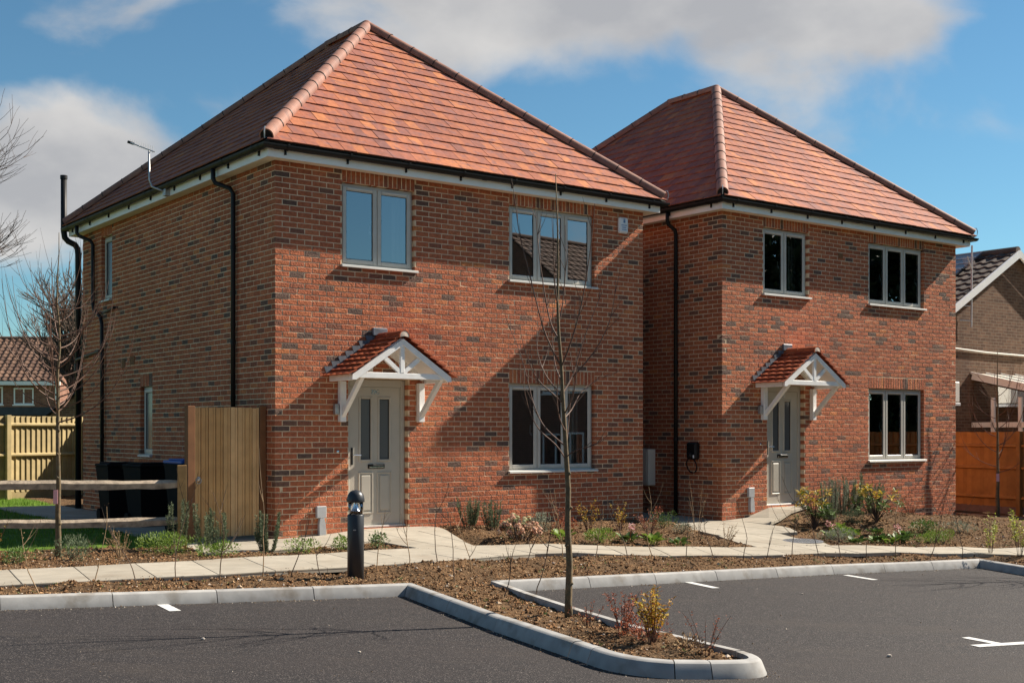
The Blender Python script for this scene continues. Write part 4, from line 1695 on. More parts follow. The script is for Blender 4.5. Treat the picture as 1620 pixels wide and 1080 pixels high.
def make_house(name, corner, z, label, seed, n_courses, number, pipes):
    h = empty(name, (corner.x, corner.y, z), TH, label=label, cat='house', group='pair of new brick houses')
    wmat = Matrix.Translation((corner.x, corner.y, z - 1.45)) @ Matrix.Rotation(TH, 4, 'Z')
    ops = {
        'front': [(1.025, 2.222, 3.785, 4.945), (3.945, 5.670, 3.785, 4.945), (3.945, 5.670, .835, 2.195), (1.125, 2.108, .075, 2.195)],
        'left': [(D - 7.05, D - 6.48, 3.80, 4.945), (D - 5.08, D - 4.53, 1.06, 2.195)],
        'right': [], 'back': []}
    sold = {'front': [(1.025, 2.222, 4.945, 5.17), (3.945, 5.670, 4.945, 5.17), (3.945, 5.670, 2.195, 2.42)],
            'left': [(D - 7.05, D - 6.48, 4.945, 5.17), (D - 5.08, D - 4.53, 2.195, 2.42)], 'right': [], 'back': []}
    r = random.Random(seed)
    zb = WALL_TOP - n_courses * COURSE
    core = MB()
    rest = MB()
    inner = MB()
    cand = []
    for wname, (L, mw) in WALLS.items():
        c = MB()
        core_wall(c, L, zb, 5.16, ops[wname], .0010, .106, x_in=.0010)
        if wname in ('left', 'right'):
            c2 = MB()
            core_wall(c2, L, zb, 5.16, ops[wname], .0010, .1045, x_in=.108)
            c = c2
        xf(c, mw, core)
        c = MB()
        core_wall(c, L, 0, 5.1, ops[wname], .16, .26, x_in=.162 if wname in ('front', 'back') else .262)
        xf(c, mw, inner)
        for rc in wall_rects(L, wname, n_courses, ops[wname], sold[wname]):
            cand.append((wname, rc, mw, False))
        for s0, s1, z0, z1 in sold[wname]:
            n = int((s1 - s0 + .01) / .075)
            pitch = (s1 - s0 + .01) / n
            for i in range(n):
                cand.append((wname, (s0 + i * pitch, s0 + (i + 1) * pitch - .010, z0 + .004, min(z0 + .215, 5.16)), mw, True))
    wo = core.build('wall', MT['mortar'], h)
    # floors and partitions inside
    inner.box(.27, W - .27, .27, D - .27, -.05, .06)
    inner.box(.27, W - .27, .27, D - .27, 2.42, 2.62)
    inner.box(.27, W - .27, .27, D - .27, 5.02, 5.08)
    inner.box(3.35, 3.45, .27, 4.2, .06, 5.02)
    inner.box(.27, W - .27, 4.2, 4.3, .06, 5.02)
    inner.build('interior', MT['plaster'], h)

    def score(c):
        wname, rc, mw, sold_ = c
        p = wmat @ (mw @ Vector((rc[0], 0, rc[2])))
        return p.y
    full = [c for c in cand if c[0] == 'front' and abs(c[1][1] - c[1][0] - .215) < 1e-4 and abs(c[1][3] - c[1][2] - .065) < 1e-4 and c[1][2] > .05]
    full.sort(key=score)
    ids = {id(c) for c in full[:300]}
    var = brick_variant('stretcher', .215, .065)
    for c in cand:
        wname, (x0, x1, z0, z1), mw, so = c
        rnd = min(1, max(0, r.gauss(.58, .16)))
        if r.random() < .11:
            rnd = r.uniform(0, .2)
        if r.random() < .012:
            rnd = r.uniform(.9, 1)
        tilt = Matrix.Rotation(r.gauss(0, .0055), 4, 'Z') @ Matrix.Rotation(r.gauss(0, .010), 4, 'X')
        cx_, cz_ = (x1 - x0) / 2, (z1 - z0) / 2
        place = Matrix.Translation((x0 + cx_, r.uniform(-.0022, -.0006), z0 + cz_)) @ tilt @ Matrix.Translation((-cx_, 0, -cz_))
        if id(c) in ids:
            link('brick', var[min(39, int(rnd * 40))], None, wo, mw @ place)
        else:
            if so:
                vs, fs = brick_geo(x1 - x0, z1 - z0, r)
            else:
                vs, fs = brick_geo(x1 - x0, z1 - z0, r)
            M4 = mw @ place
            rest.add([tuple(M4 @ Vector(v)) for v in vs], fs, rnd)
    bo = rest.build('brick_field', MT['brick'], wo)
    bo['kind'] = 'stuff'
    roof(h, wmat, seed + 1)
    eaves(h, pipes)
    window(h, Matrix(), 1.025, 2.222, 3.785, 4.945, 2, (0,))
    window(h, Matrix(), 3.945, 5.670, 3.785, 4.945, 3, (0, 2))
    window(h, Matrix(), 3.945, 5.670, .835, 2.195, 3, (0,))
    window(h, WALLS['left'][1], D - 7.05, D - 6.48, 3.80, 4.945, 1, (), True, 'frosted')
    window(h, WALLS['left'][1], D - 5.08, D - 4.53, 1.06, 2.195, 1, (), True, 'frosted')
    front_door(h, 1.125, 2.108, .085, 2.195, number)
    porch(h)
    # curtains drawn back inside the wide windows
    for x, z0, z1 in ((5.36, .62, 2.25), (2.02, 3.6, 5.0)):
        m = MB()
        for k in range(6):
            m.box(x + k * .04, x + k * .04 + .036, .30 + (k % 2) * .03, .33 + (k % 2) * .03, z0, z1)
        link('curtain', m.mesh('curtain'), MT['plaster'], h)
    # small fittings on the front wall
    m = MB()
    m.cbox(.605, .755, -.055, -.002, .255, .420, .008)
    mb = link('service_box', m.mesh('service_box'), MT['grey_box'], h)
    m = MB()
    m.prism([(.645, .0), (.745, .0), (.735, .18), (.715, .255), (.655, .255), (.640, .18)], (0, -.062, .0), (1, 0, 0), (0, 0, 1), (0, 1, 0), .06)
    link('service_pipe', m.mesh('service_pipe'), MT['grey_box'], h)
    m = MB()
    m.cbox(.880, .945, -.075, -.003, 1.685, 1.835, .008)
    link('porch_light', m.mesh('porch_light'), MT['galv'], h)
    m = MB()
    m.lathe([(.024, 0), (.024, .012), (.018, .020), (.004, .022)], 14)
    link('doorbell', m.mesh('doorbell'), MT['chrome'], h, Matrix.Translation((.955, -.002, 1.165)) @ Matrix.Rotation(R(90), 4, 'X'))
    return h


P_SWAN = lambda t: [(-.262, t, 5.21), (-.262, t, 5.06), (-.235, t - .03, 5.00), (-.085, t - .18, 4.90), (-.060, t - .21, 4.83), (-.060, t - .21, .0)]
house1 = make_house('brick_house', C1, 0.0, 'near red brick house with alarm box between upper window and gable end', 11, 72, '29C',
                    [[(-.262, 1.45, 5.21), (-.262, 1.45, 5.06), (-.24, 1.42, 5.0), (-.085, 1.27, 4.92), (-.060, 1.22, 4.84), (-.060, 1.22, .02)],
                     [(-.262, 7.62, 5.21), (-.262, 7.62, 5.08), (-.22, 7.58, 5.02), (-.085, 7.40, 4.93), (-.060, 7.34, 4.85), (-.060, 7.34, 3.78), (-.060, 7.28, 3.66), (-.060, 6.92, 3.50), (-.060, 6.84, 3.36), (-.060, 6.84, .02)]])
house1['label'] = 'near red brick house with white porch and alarm box under the eaves'
house2 = make_house('brick_house', C2, .065, 'x', 23, 75, '29D', [[(-.262, 1.05, 5.21), (-.262, 1.05, 5.06), (-.24, 1.05, 5.0), (-.085, 1.05, 4.92), (-.060, 1.05, 4.84), (-.060, 1.05, -.1)]])
house2['label'] = 'further red brick house on the right with black charger on its side wall'


def fittings():
    # near house: alarm box
    m = MB()
    m.cbox(6.155, 6.350, -.075, -.003, 4.715, 4.975, .022)
    a = link('alarm_box', m.mesh('alarm_box'), MT['white_box'], house1)
    m = MB()
    m.prism([(6.235, 4.885), (6.270, 4.885), (6.275, 4.91), (6.262, 4.93), (6.243, 4.93), (6.230, 4.91)], (0, -.0785, 0), (1, 0, 0), (0, 0, 1), (0, 1, 0), .002)
    m.prism([(6.225, 4.935), (6.280, 4.935), (6.2525, 4.952)], (0, -.0785, 0), (1, 0, 0), (0, 0, 1), (0, 1, 0), .002)
    for k, w_ in enumerate((.062, .045, .052)):
        for j in range(5):
            x = 6.2525 - w_ + j * w_ * .4
            m.box(x, x + w_ * .28, -.0785, -.0765, 4.838 - k * .036, 4.852 - k * .036)
    link('alarm_print', m.mesh('alarm_print'), MT['blue_print'], a)
    # soil and vent pipe at the back corner, waste pipes
    m = MB()
    m.tube([(-.02, D + .22, -.1), (-.02, D + .22, 4.78), (-.03, D + .23, 4.90), (-.07, D + .25, 4.97), (-.18, D + .30, 5.03), (-.235, D + .33, 5.10), (-.25, D + .34, 5.22), (-.25, D + .34, 6.22)], .056, 12)
    s = link('soil_pipe', m.mesh('soil_pipe', True), MT['black'], house1)
    m = MB()
    m.tube([(-.25, D + .34, 6.20), (-.25, D + .34, 6.27)], .066, 12)
    m.tube([(-.02, D + .22, 2.6), (-.02, D + .22, 2.72)], .070, 12)
    link('pipe_collar', m.mesh('pipe_collar'), MT['black'], s)
    for z, t0, t1 in ((2.88, D + .2, 7.0), (3.62, 6.35, 6.15)):
        m = MB()
        if z < 3:
            m.tube([(-.06, t0, z - .08), (-.06, t1, z + .02), (.03, t1 - .04, z + .02)], .024, 8)
        else:
            m.tube([(.03, 6.2, z), (-.06, 6.22, z), (-.06, 6.8, z - .06)], .022, 8)
        link('waste_pipe', m.mesh('waste_pipe'), MT['black'], house1)
    for t, z in ((5.9, 2.62), (5.45, 2.66)):
        m = MB()
        m.cbox(-.012, -.001, t - .11, t + .11, z - .07, z + .07, .003)
        for k in range(5):
            m.box(-.018, -.012, t - .10, t + .10, z - .06 + k * .026, z - .05 + k * .026)
        link('air_brick', m.mesh('air_brick'), MT['gate_post'], house1)
    # far house: meter cupboard and charger on the side wall
    m = MB()
    m.cbox(-.185, -.002, 1.62, 2.15, .42, 1.07, .01)
    mb = link('meter_box', m.mesh('meter_box'), MT['beige'], house2)
    m = MB()
    m.cbox(-.192, -.184, 1.66, 2.11, .47, 1.02, .003)
    link('meter_door', m.mesh('meter_door'), MT['beige'], mb)
    m = MB()
    m.cbox(-.13, -.002, .50, .74, .90, 1.20, .03)
    ch = link('car_charger', m.mesh('car_charger', False), MT['black'], house2)
    m = MB()
    m.lathe([(.045, 0), (.045, .05), (.03, .07)], 12)
    link('charger_socket', m.mesh('charger_socket'), MT['black'], ch, Matrix.Translation((-.13, .60, .98)) @ Matrix.Rotation(R(-90), 4, 'Y'))
    m = MB()
    m.cbox(-.136, -.129, .53, .56, .93, .98, .002)
    link('charger_light', m.mesh('charger_light'), MT['white_box'], ch)
    m = MB()
    m.tube([(-.14, .60, .95)] + [(-.10 - .03 * math.cos(a), .62 + .12 * math.sin(a), .80 + .13 * math.cos(a)) for a in [i * .5 for i in range(14)]], .012, 6)
    link('charger_cable', m.mesh('charger_cable'), MT['black'], ch)
    # vent tile on far house front
    m = MB()
    m.cbox(3.05, 3.18, -.012, -.001, 4.56, 4.66, .004)
    link('air_vent', m.mesh('air_vent'), MT['gate_post'], house2)


fittings()


def aerial():
    """television aerial on a cranked pole clamped to the fascia"""
    x0, y0 = H(C1, -.23, 3.30)
    a = empty('tv_aerial', (x0, y0, 5.18), TH, label='thin grey television aerial on a cranked pole at the side eaves', cat='aerial')
    m = MB()
    m.tube([(.02, .0, -.02), (-.10, .06, .02), (-.19, .14, .07), (-.22, .16, .18), (-.23, .15, .62)], .014, 8)
    link('pole', m.mesh('pole', True), MT['galv'], a)
    b = MB()
    q0, q1 = Vector((-.17, .08, .60)), Vector((-.36, .62, .82))
    b.tube([q0, q1], .010, 6)
    bo = link('boom', b.mesh('boom'), MT['galv'], a)
    for k in range(11):
        e = MB()
        p = q0.lerp(q1, .06 + .92 * k / 10)
        l = .085 - .003 * k
        e.tube([p - Vector((0, 0, l * .35)), p + Vector((0, 0, l))], .0035, 4)
        link('element', e.mesh('element'), MT['galv'], bo)
    t = MB()
    t.tube([q1 + Vector((.05, -.03, -.02)), q1 + Vector((-.03, .02, .012))], .022, 6)
    link('balun', t.mesh('balun'), MT['black'], bo)
    c = MB()
    c.cbox(-.05, .03, -.05, .05, -.08, .04, .006)
    link('bracket', c.mesh('bracket'), MT['galv'], a)


aerial()
# ------------------------------------------------------------------ street furniture, gate, fences
def gz(x, y):
    return float(soil_surface(np.array([x]), np.array([y]))[0])


def pz(x, y):
    return float(hpath(np.array([x]), np.array([y]))[0])


def bollard(x, y):
    z = gz(x, y) - .04
    b = empty('bollard_light', (x, y, z), label='dark grey bollard light with domed cap in the soil beside the kerb', cat='bollard')
    m = MB()
    m.lathe([(.084, -.1), (.084, .700), (.080, .706), (.02, .708)], 28)
    link('post', m.mesh('post', True), MT['bollard'], b)
    m = MB()
    m.lathe([(.074, .706), (.066, .722), (.040, .752), (.024, .790), (.021, .83), (.021, .86)], 24)
    link('reflector', m.mesh('reflector', True), MT['chrome'], b)
    m = MB()
    m.lathe([(.0765, .706), (.0765, .832)], 24)
    link('lens', m.mesh('lens', True), glass_mat('bollard_lens', (.93, .94, .95), .35), b)
    m = MB()
    m.lathe([(.03, .835), (.088, .832), (.091, .838), (.090, .862), (.080, .905), (.060, .935), (.032, .951), (.002, .956)], 28)
    link('cap', m.mesh('cap', True), MT['bollard'], b)
    m = MB()
    m.cbox(-.014, .014, -.088, -.080, .55, .562, .002)
    link('badge', m.mesh('badge'), MT['galv'], b)


bollard(-1.58, 12.49)


def bollard_fix():
    for o in bpy.data.objects:
        if o.type == 'MESH' and o.name.startswith(('post', 'reflector', 'cap')):
            pass


def gate():
    x, y = H(C1, 0, .27)
    z = 0.0
    g = empty('side_gate', (x, y, z), TH, label='tall boarded softwood side gate with ring latch beside the house corner', cat='gate')
    # gate runs from the wall (0) to the left (-1.17)
    m = MB()
    m.cbox(-.105, -.012, -.03, .07, -.05, 1.80, .004)
    link('hinge_post', m.mesh('hinge_post'), MT['gate_post'], g)
    m = MB()
    m.cbox(-1.155, -1.055, -.09, .03, -.05, 1.785, .004)
    link('latch_post', m.mesh('latch_post'), MT['gate_post'], g)
    n = 9
    w = .94 / n
    for i in range(n):
        b = MB()
        x0 = -1.053 + i * w
        b.cbox(x0 + .003, x0 + w * .60, -.028, .0, .045 + rng.uniform(-.004, .004), 1.772 + rng.uniform(-.006, .006), .003)
        r_ = b.r[-1]
        b.cbox(x0 + w * .60 + .006, x0 + w - .003, -.0205, .0, .047, 1.774, .003, r_)
        b.box(x0 + w * .5, x0 + w * .7, -.012, -.002, .05, 1.765, r_)
        link('board', b.mesh('board'), MT['gate'], g)
    for z0 in (.2, .85, 1.5):
        b = MB()
        b.cbox(-1.05, -.11, .003, .045, z0, z0 + .1, .003)
        link('ledge', b.mesh('ledge'), MT['gate'], g)
    m = MB()
    m.tube([(-.985 + .036 * math.sin(t), -.034, .80 + .036 * math.cos(t)) for t in [k * math.pi / 8 for k in range(17)]], .006, 6)
    link('ring_latch', m.mesh('ring_latch'), MT['galv'], g)
    m = MB()
    m.lathe([(.030, 0), (.030, .006), (.012, .014)], 14)
    link('latch_plate', m.mesh('latch_plate'), MT['galv'], g, Matrix.Translation((-.985, -.021, .825)) @ Matrix.Rotation(R(90), 4, 'X'))


gate()


def rail_fence():
    a = Vector((-4.10, 15.36))
    b = Vector((-6.35, 14.78))
    f = empty('post_and_rail_fence', (a.x, a.y, 0), label='cleft two rail timber fence left of the gate', cat='fence')
    d = (b - a).normalized()
    n = Vector((-d.y, d.x))

    def P(t, o, z):
        q = d * t + n * o
        return (q.x, q.y, z)
    for t in (0, 2.5):
        m = MB()
        vs = []
        for z in (-.2, 1.03):
            for o1, o2 in ((-.055, -.055), (.055, -.055), (.055, .055), (-.055, .055)):
                q = d * (t + o1) + n * o2
                vs.append((q.x, q.y, z))
        m.add(vs, [(3, 2, 1, 0), (4, 5, 6, 7), (0, 1, 5, 4), (1, 2, 6, 5), (2, 3, 7, 6), (3, 0, 4, 7)])
        link('post', m.mesh('post'), MT['post'], f)
    for z, sd in ((.80, 3), (.335, 8)):
        r = random.Random(sd)
        m = MB()
        rows = []
        ns = 14
        for i in range(ns + 1):
            t = -.02 + i / ns * 2.55
            e = min(i, ns - i)
            h = (.040 if e == 0 else .052) + r.uniform(-.003, .008) * (e > 0)
            w = .028 + .012 * (e > 0)
            zc = z + .007 * math.sin(i * .45 + sd) + r.uniform(-.003, .003)
            rows.append([P(t, -w, zc - h * .9), P(t, -w * 1.1, zc + h * .2), P(t, -w * .1, zc + h), P(t, w, zc + h * .3), P(t, w * .8, zc - h)])
        vs = [v for rw in rows for v in rw]
        fs = [(i * 5 + k, (i + 1) * 5 + k, (i + 1) * 5 + (k + 1) % 5, i * 5 + (k + 1) % 5) for i in range(ns) for k in range(5)]
        fs += [(0, 1, 2, 3, 4), tuple(ns * 5 + k for k in (4, 3, 2, 1, 0))]
        m.add(vs, fs)
        link('rail', m.mesh('rail'), MT['rail'], f)


rail_fence()


def wheelie_bin(s, t, rot, lid, label, ht=1.0):
    x, y = H(C1, s, t)
    b = empty('wheelie_bin', (x, y, pz(x, y)), TH + R(rot), label=label, cat='bin', group='wheelie bins beside the house')
    m = MB()
    prof = [(0, .20, .22), (.35, .235, .265), (.94, .275, .33)]
    vs = []
    for z, hx, hy in prof:
        vs += [(-hx, -hy, z), (hx, -hy, z), (hx, hy, z), (-hx, hy, z)]
    fs = [(3, 2, 1, 0), (8, 9, 10, 11)]
    for i in range(2):
        for k in range(4):
            fs.append((i * 4 + k, i * 4 + (k + 1) % 4, i * 4 + 4 + (k + 1) % 4, i * 4 + 4 + k))
    m.add([(a, b_, c * ht / .94 if c else 0) for a, b_, c in vs], fs)
    link('body', m.mesh('body'), MT['bin'], b)
    m = MB()
    zt = ht + .002
    m.cbox(-.29, .29, -.36, .34, zt, zt + .045, .015)
    m.cbox(-.24, .24, -.30, .26, zt + .044, zt + .07, .012)
    link('lid', m.mesh('lid'), MT[lid], b)
    m = MB()
    m.tube([(-.26, .38, zt - .02), (.26, .38, zt - .02)], .016, 8)
    link('handle', m.mesh('handle'), MT['bin'], b)
    for sx in (-1, 1):
        m = MB()
        m.tube([(sx * .20, .24, .10), (sx * .26, .24, .10)], .10, 14)
        link('wheel', m.mesh('wheel'), MT['bin'], b)


wheelie_bin(-.55, 1.55, 0, 'bin_blue', 'black wheelie bin with blue lid behind the gate', .98)
wheelie_bin(-.52, 3.3, 3, 'bin', 'all black wheelie bin midway along the dark side wall', .90)
wheelie_bin(-.50, 4.7, -2, 'bin', 'all black wheelie bin furthest along the dark side wall', .88)


def board_fence(name, p, q, h, mt, label, base_z, board=.105, rails=(.35, .95, 1.6), gravel=True, post_every=2.4, cap=False):
    p, q = Vector(p), Vector(q)
    d = (q - p)
    L = d.length
    f = empty(name, (p.x, p.y, base_z), math.atan2(d.y, d.x), label=label, cat='fence')
    n = int(L / board)
    g = .15 if gravel else .02
    var = []
    for k in range(8):
        m = MB()
        m.prism([(0, -.022), (board * 1.12, .008), (board * 1.12, .014), (0, .012)], (0, 0, g), (1, 0, 0), (0, 1, 0), (0, 0, 1), h - g, k / 7)
        me = m.mesh('fence_board')
        me.materials.append(MT[mt])
        var.append(me)
    for i in range(n):
        link('fence_board', var[rng.randrange(8)], None, f, Matrix.Translation((i * board, 0, rng.uniform(-.006, .006))))
    for z in rails:
        m = MB()
        m.prism([(0, -.045), (0, .045), (-.065, .01), (-.065, -.02)], (0, 0, z), (0, 1, 0), (0, 0, 1), (1, 0, 0), L, .7)
        link('fence_rail', m.mesh('fence_rail'), MT[mt], f)
    if gravel:
        m = MB()
        m.box(0, L, -.01, .025, .0, .155)
        link('gravel_board', m.mesh('gravel_board'), MT['gravel_board' if mt == 'fence_or' else mt], f)
    k = 0
    x = 0.0
    while x <= L + .01:
        m = MB()
        m.cbox(x - .05, x + .05, -.10, .004, -.1, h + .02, .004)
        link('fence_post', m.mesh('fence_post'), MT[mt], f)
        x += post_every
    return f


board_fence('board_fence', (-15.04, 20.8), (-9.76, 27.83), 1.78, 'fence', 'pale green treated board fence behind the lawn at the left', 0.0, board=.125, post_every=2.35)
board_fence('board_fence', (-9.7, 27.9), (-5.6, 27.2), 1.76, 'fence', 'short return of board fence just left of the near house', 0.0, post_every=2.0)
board_fence('board_fence', (8.0, 31.3), (12.6, 22.1), 1.74, 'fence_or', 'orange brown stained board fence at the right', -.30, board=.12, rails=(.35, .98, 1.45), post_every=3.0)
m = MB()
m.beam((7.6, 30.6, -.36), (12.0, 21.8, -.36), .10, .12)
tag(m.build('edging_strip', MT['slab']), 'pale edging strip on the ground in front of the stained fence', 'edging')


# ------------------------------------------------------------------ trees
def bez(p0, p1, p2, n):
    return [p0 * ((1 - t) ** 2) + p1 * (2 * t * (1 - t)) + p2 * t * t for t in [i / n for i in range(n + 1)]]


def twiglets(m, pts, r, n, l0, rad, spread=.6, depth=1):
    for _ in range(n):
        i = r.randrange(max(1, len(pts) // 4), len(pts) - 1)
        p = pts[i]
        d = (pts[i + 1] - pts[i]).normalized()
        side = Vector((r.gauss(0, 1), r.gauss(0, 1), r.gauss(.3, .6)))
        d2 = (d + side.normalized() * spread).normalized()
        l = l0 * r.uniform(.5, 1.2)
        q = bez(p, p + d2 * l * .5, p + d2 * l + Vector((0, 0, l * .25)), 4)
        m.tube(q, [rad * (1 - .75 * k / 4) for k in range(5)], 4, False)
        if depth > 1:
            twiglets(m, q, r, 2, l * .5, rad * .55, spread, depth - 1)


def sapling(x, y, label, height, seed, branches=None, fork=1.4, trunk_r=.034, n_br=16, spread=.8, scale_twig=1.0, group='young staked street trees', tagpos=None):
    r = random.Random(seed)
    z = gz(x, y) - .03
    t = empty('sapling_tree', (x, y, z), label=label, cat='tree', group='slim bare young trees')
    tr = MB()
    ns = 14
    lead = [Vector((.012 * math.sin(i * 1.3 + seed) * (i / ns) + (r.uniform(-.008, .008)), r.uniform(-.01, .01), height * i / ns)) for i in range(ns + 1)]
    lead[0] = Vector((0, 0, -.05))
    if branches and 'lead' in branches:
        lead = [Vector(p) for p in branches['lead']]
        ns = len(lead) - 1
    hz = [p.z for p in lead]
    rad = [max(.004, trunk_r * (1 - .9 * (max(0, p.z) / height) ** .85)) * (1.25 if p.z < .05 else 1) for p in lead]
    tr.tube(lead, rad, 9)
    # knots
    for _ in range(9):
        k = r.uniform(.1, fork)
        a = r.uniform(0, 6.28)
        i = max(j for j in range(len(lead)) if lead[j].z <= k)
        p = lead[i].lerp(lead[min(i + 1, ns)], .5)
        rr = trunk_r * .95
        tr.tube([p + Vector((math.cos(a), math.sin(a), 0)) * rr * .4, p + Vector((math.cos(a), math.sin(a), .25)) * rr * 1.15], [rr * .5, rr * .3], 6)
    link('trunk', tr.mesh('trunk', True), MT['bark'], t)
    cr = MB()

    def point_at(z_):
        for i in range(ns):
            if lead[i].z <= z_ <= lead[i + 1].z:
                return lead[i].lerp(lead[i + 1], (z_ - lead[i].z) / (lead[i + 1].z - lead[i].z + 1e-6))
        return lead[-1]
    if branches and 'br' in branches:
        for pts in branches['br']:
            pts = [Vector(p) for p in pts]
            # smooth
            q = []
            for i in range(len(pts) - 1):
                q += [pts[i].lerp(pts[i + 1], k / 3) for k in range(3)]
            q.append(pts[-1])
            for _ in range(2):
                q = [q[0]] + [(q[i - 1] + q[i] * 2 + q[i + 1]) / 4 for i in range(1, len(q) - 1)] + [q[-1]]
            L = sum((q[i + 1] - q[i]).length for i in range(len(q) - 1))
            r0 = .0052 + .0022 * L
            cr.tube(q, [max(.0022, r0 * (1 - .82 * i / len(q))) for i in range(len(q))], 5, False)
            twiglets(cr, q, r, int(2 + L * 2.5), .26 * scale_twig, .0034, .55, 1)
    else:
        for k in range(n_br):
            z0 = fork + (height * .80 - fork) * (k / n_br) ** 1.1 + r.uniform(-.04, .04)
            a = k * 2.4 + r.uniform(-.4, .4)
            out = spread * (1.05 - .75 * (z0 - fork) / (height - fork)) * r.uniform(.7, 1.15)
            rise = (height - z0) * r.uniform(.40, .78)
            if r.random() < .2:
                rise *= .45
            p0 = point_at(z0)
            dirv = Vector((math.cos(a), math.sin(a), 0))
            q = bez(p0, p0 + dirv * out * .85 + Vector((0, 0, rise * .15)), p0 + dirv * out + Vector((0, 0, rise)), 9)
            L = sum((q[i + 1] - q[i]).length for i in range(9))
            r0 = .0055 + .0028 * L
            cr.tube(q, [max(.002, r0 * (1 - .8 * i / 9)) for i in range(10)], 5, False)
            twiglets(cr, q, r, int(2 + L * 3), .30 * scale_twig, .003, .6, 1)
    link('crown', cr.mesh('crown'), MT['twig'], t)
    if tagpos:
        m = MB()
        m.box(-trunk_r * .8 - .01, trunk_r * .3, -trunk_r - .012, -trunk_r - .008, tagpos - .16, tagpos)
        link('plant_label', m.mesh('plant_label'), MT['tag'], t)
    return t


# island sapling: leader and limbs measured in metres from its foot
def isl(px, py, dy=0.0):
    k = 10.62 / 1955.4
    return ((px - 900) * k, dy, (967 - py) * k)


_L = [isl(900, 975), isl(899, 940), isl(901, 880), isl(898, 820), isl(899, 760), isl(896, 712), isl(893, 660), isl(890, 610), isl(888, 563), isl(884, 515), isl(882, 467), isl(883, 404), isl(882, 340), isl(879, 262)]


def br(pts, d):
    n = len(pts)
    out = []
    for i, (x, y) in enumerate(pts):
        px, py = 780 + x / 2.077, 380 + y / 2.077
        out.append(isl(px, py, d * (i / max(1, n - 1)) ** .8))
    return out


_B = [br([(238, 690), (205, 640), (150, 600), (120, 545), (105, 490), (92, 420)], -.5), br([(234, 645), (195, 612), (160, 575), (130, 500), (115, 430), (95, 350), (70, 280), (35, 215)], .35),
      br([(228, 505), (185, 468), (150, 440), (125, 400), (100, 335), (85, 260)], -.35), br([(226, 480), (180, 425), (155, 365), (145, 300), (150, 240)], .55),
      br([(222, 385), (195, 335), (165, 270), (142, 180), (112, 60), (84, -40), (72, -150), (60, -215)], -.2), br([(213, 292), (190, 250), (172, 150), (155, 30), (148, -60), (140, -150)], .3),
      br([(232, 470), (268, 412), (290, 330), (330, 220), (372, 120)], .45), br([(226, 385), (258, 302), (288, 190), (308, 60), (320, -40), (324, -120)], -.4),
      br([(240, 685), (262, 662), (310, 650), (350, 630), (380, 600)], -.3), br([(240, 650), (250, 585), (258, 510), (275, 430)], .4),
      br([(262, 420), (300, 380), (345, 320), (378, 250), (392, 180), (396, 110)], -.25), br([(230, 560), (262, 530), (290, 470), (325, 440), (400, 400)], .5),
      br([(222, 430), (205, 380), (200, 300), (195, 200)], .5), br([(214, 250), (228, 200), (238, 100), (244, 0), (240, -90)], .2), br([(212, 180), (200, 120), (196, 20), (190, -80)], -.3),
      br([(238, 600), (215, 560), (205, 500), (208, 440), (212, 400)], -.45), br([(236, 540), (260, 490), (270, 400), (265, 300)], -.5)]
sapling(.489, 10.622, 'slender bare sapling standing in the kerbed island in the foreground', 3.85, 5, {'lead': _L, 'br': _B}, fork=1.35, trunk_r=.034)
sapling(-5.21, 14.19, 'bare sapling with pink tag in front of the rail fence', 3.75, 21, None, fork=1.60, trunk_r=.036, n_br=40, spread=.78, scale_twig=1.25, tagpos=.80)
sapling(9.9, 25.2, 'thin bare sapling in front of the stained fence', 3.5, 33, None, fork=1.0, trunk_r=.045, n_br=15, spread=.75, tagpos=.95)
sapling(8.55, 16.35, 'bare sapling just outside the right edge whose shadow lies on the tarmac', 4.0, 45, None, fork=1.3, trunk_r=.036, n_br=22, spread=.8)


def big_tree(name, x, y, z, height, seed, label, lean=(0, 0), mt='dark_bark', levels=5, r0=.22, spread=.62, first=.28, trunk_frac=.30):
    r = random.Random(seed)
    t = empty(name, (x, y, z), label=label, cat='tree')
    tr, cr = MB(), MB()

    def grow(p, d, l, rad, lev):
        n = 4
        q = [p]
        dd = d.copy()
        for i in range(n):
            dd = (dd + Vector((r.gauss(0, .12), r.gauss(0, .12), .05))).normalized()
            q.append(q[-1] + dd * (l / n))
        (tr if lev <= 1 else cr).tube(q, [rad * (1 - .38 * i / n) for i in range(n + 1)], 8 if lev <= 1 else (5 if lev < 4 else 3), False)
        if lev >= levels:
            return
        nb = 3 if lev < 2 else r.choice((2, 3, 3))
        for k in range(nb):
            a = r.uniform(0, 6.28)
            s = Vector((math.cos(a), math.sin(a), r.uniform(-.25, .5)))
            nd = (dd * (1 - spread * .55) + s * spread).normalized()
            grow(q[-1] if k < 2 else q[-2], nd, l * r.uniform(.62, .82), rad * .58, lev + 1)
        grow(q[-1], (dd + Vector((0, 0, .15))).normalized(), l * .78, rad * .62, lev + 1)
    grow(Vector((0, 0, -.3)), Vector((lean[0], lean[1], 1)).normalized(), height * trunk_frac, r0, 0)
    link('trunk', tr.mesh('trunk', True), MT[mt], t)
    link('crown', cr.mesh('crown'), MT[mt], t)


big_tree('bare_tree', -17.2, 47, -.5, 6.6, 4, 'old bare tree with thick forked trunk behind the garages', mt='old_bark', levels=6, r0=.30, spread=.58, trunk_frac=.36)
big_tree('bare_tree', -12.15, 22.5, 0, 12.0, 9, 'tall bare tree whose twigs reach in at the top left edge', levels=6, r0=.10, spread=.7, trunk_frac=.22)


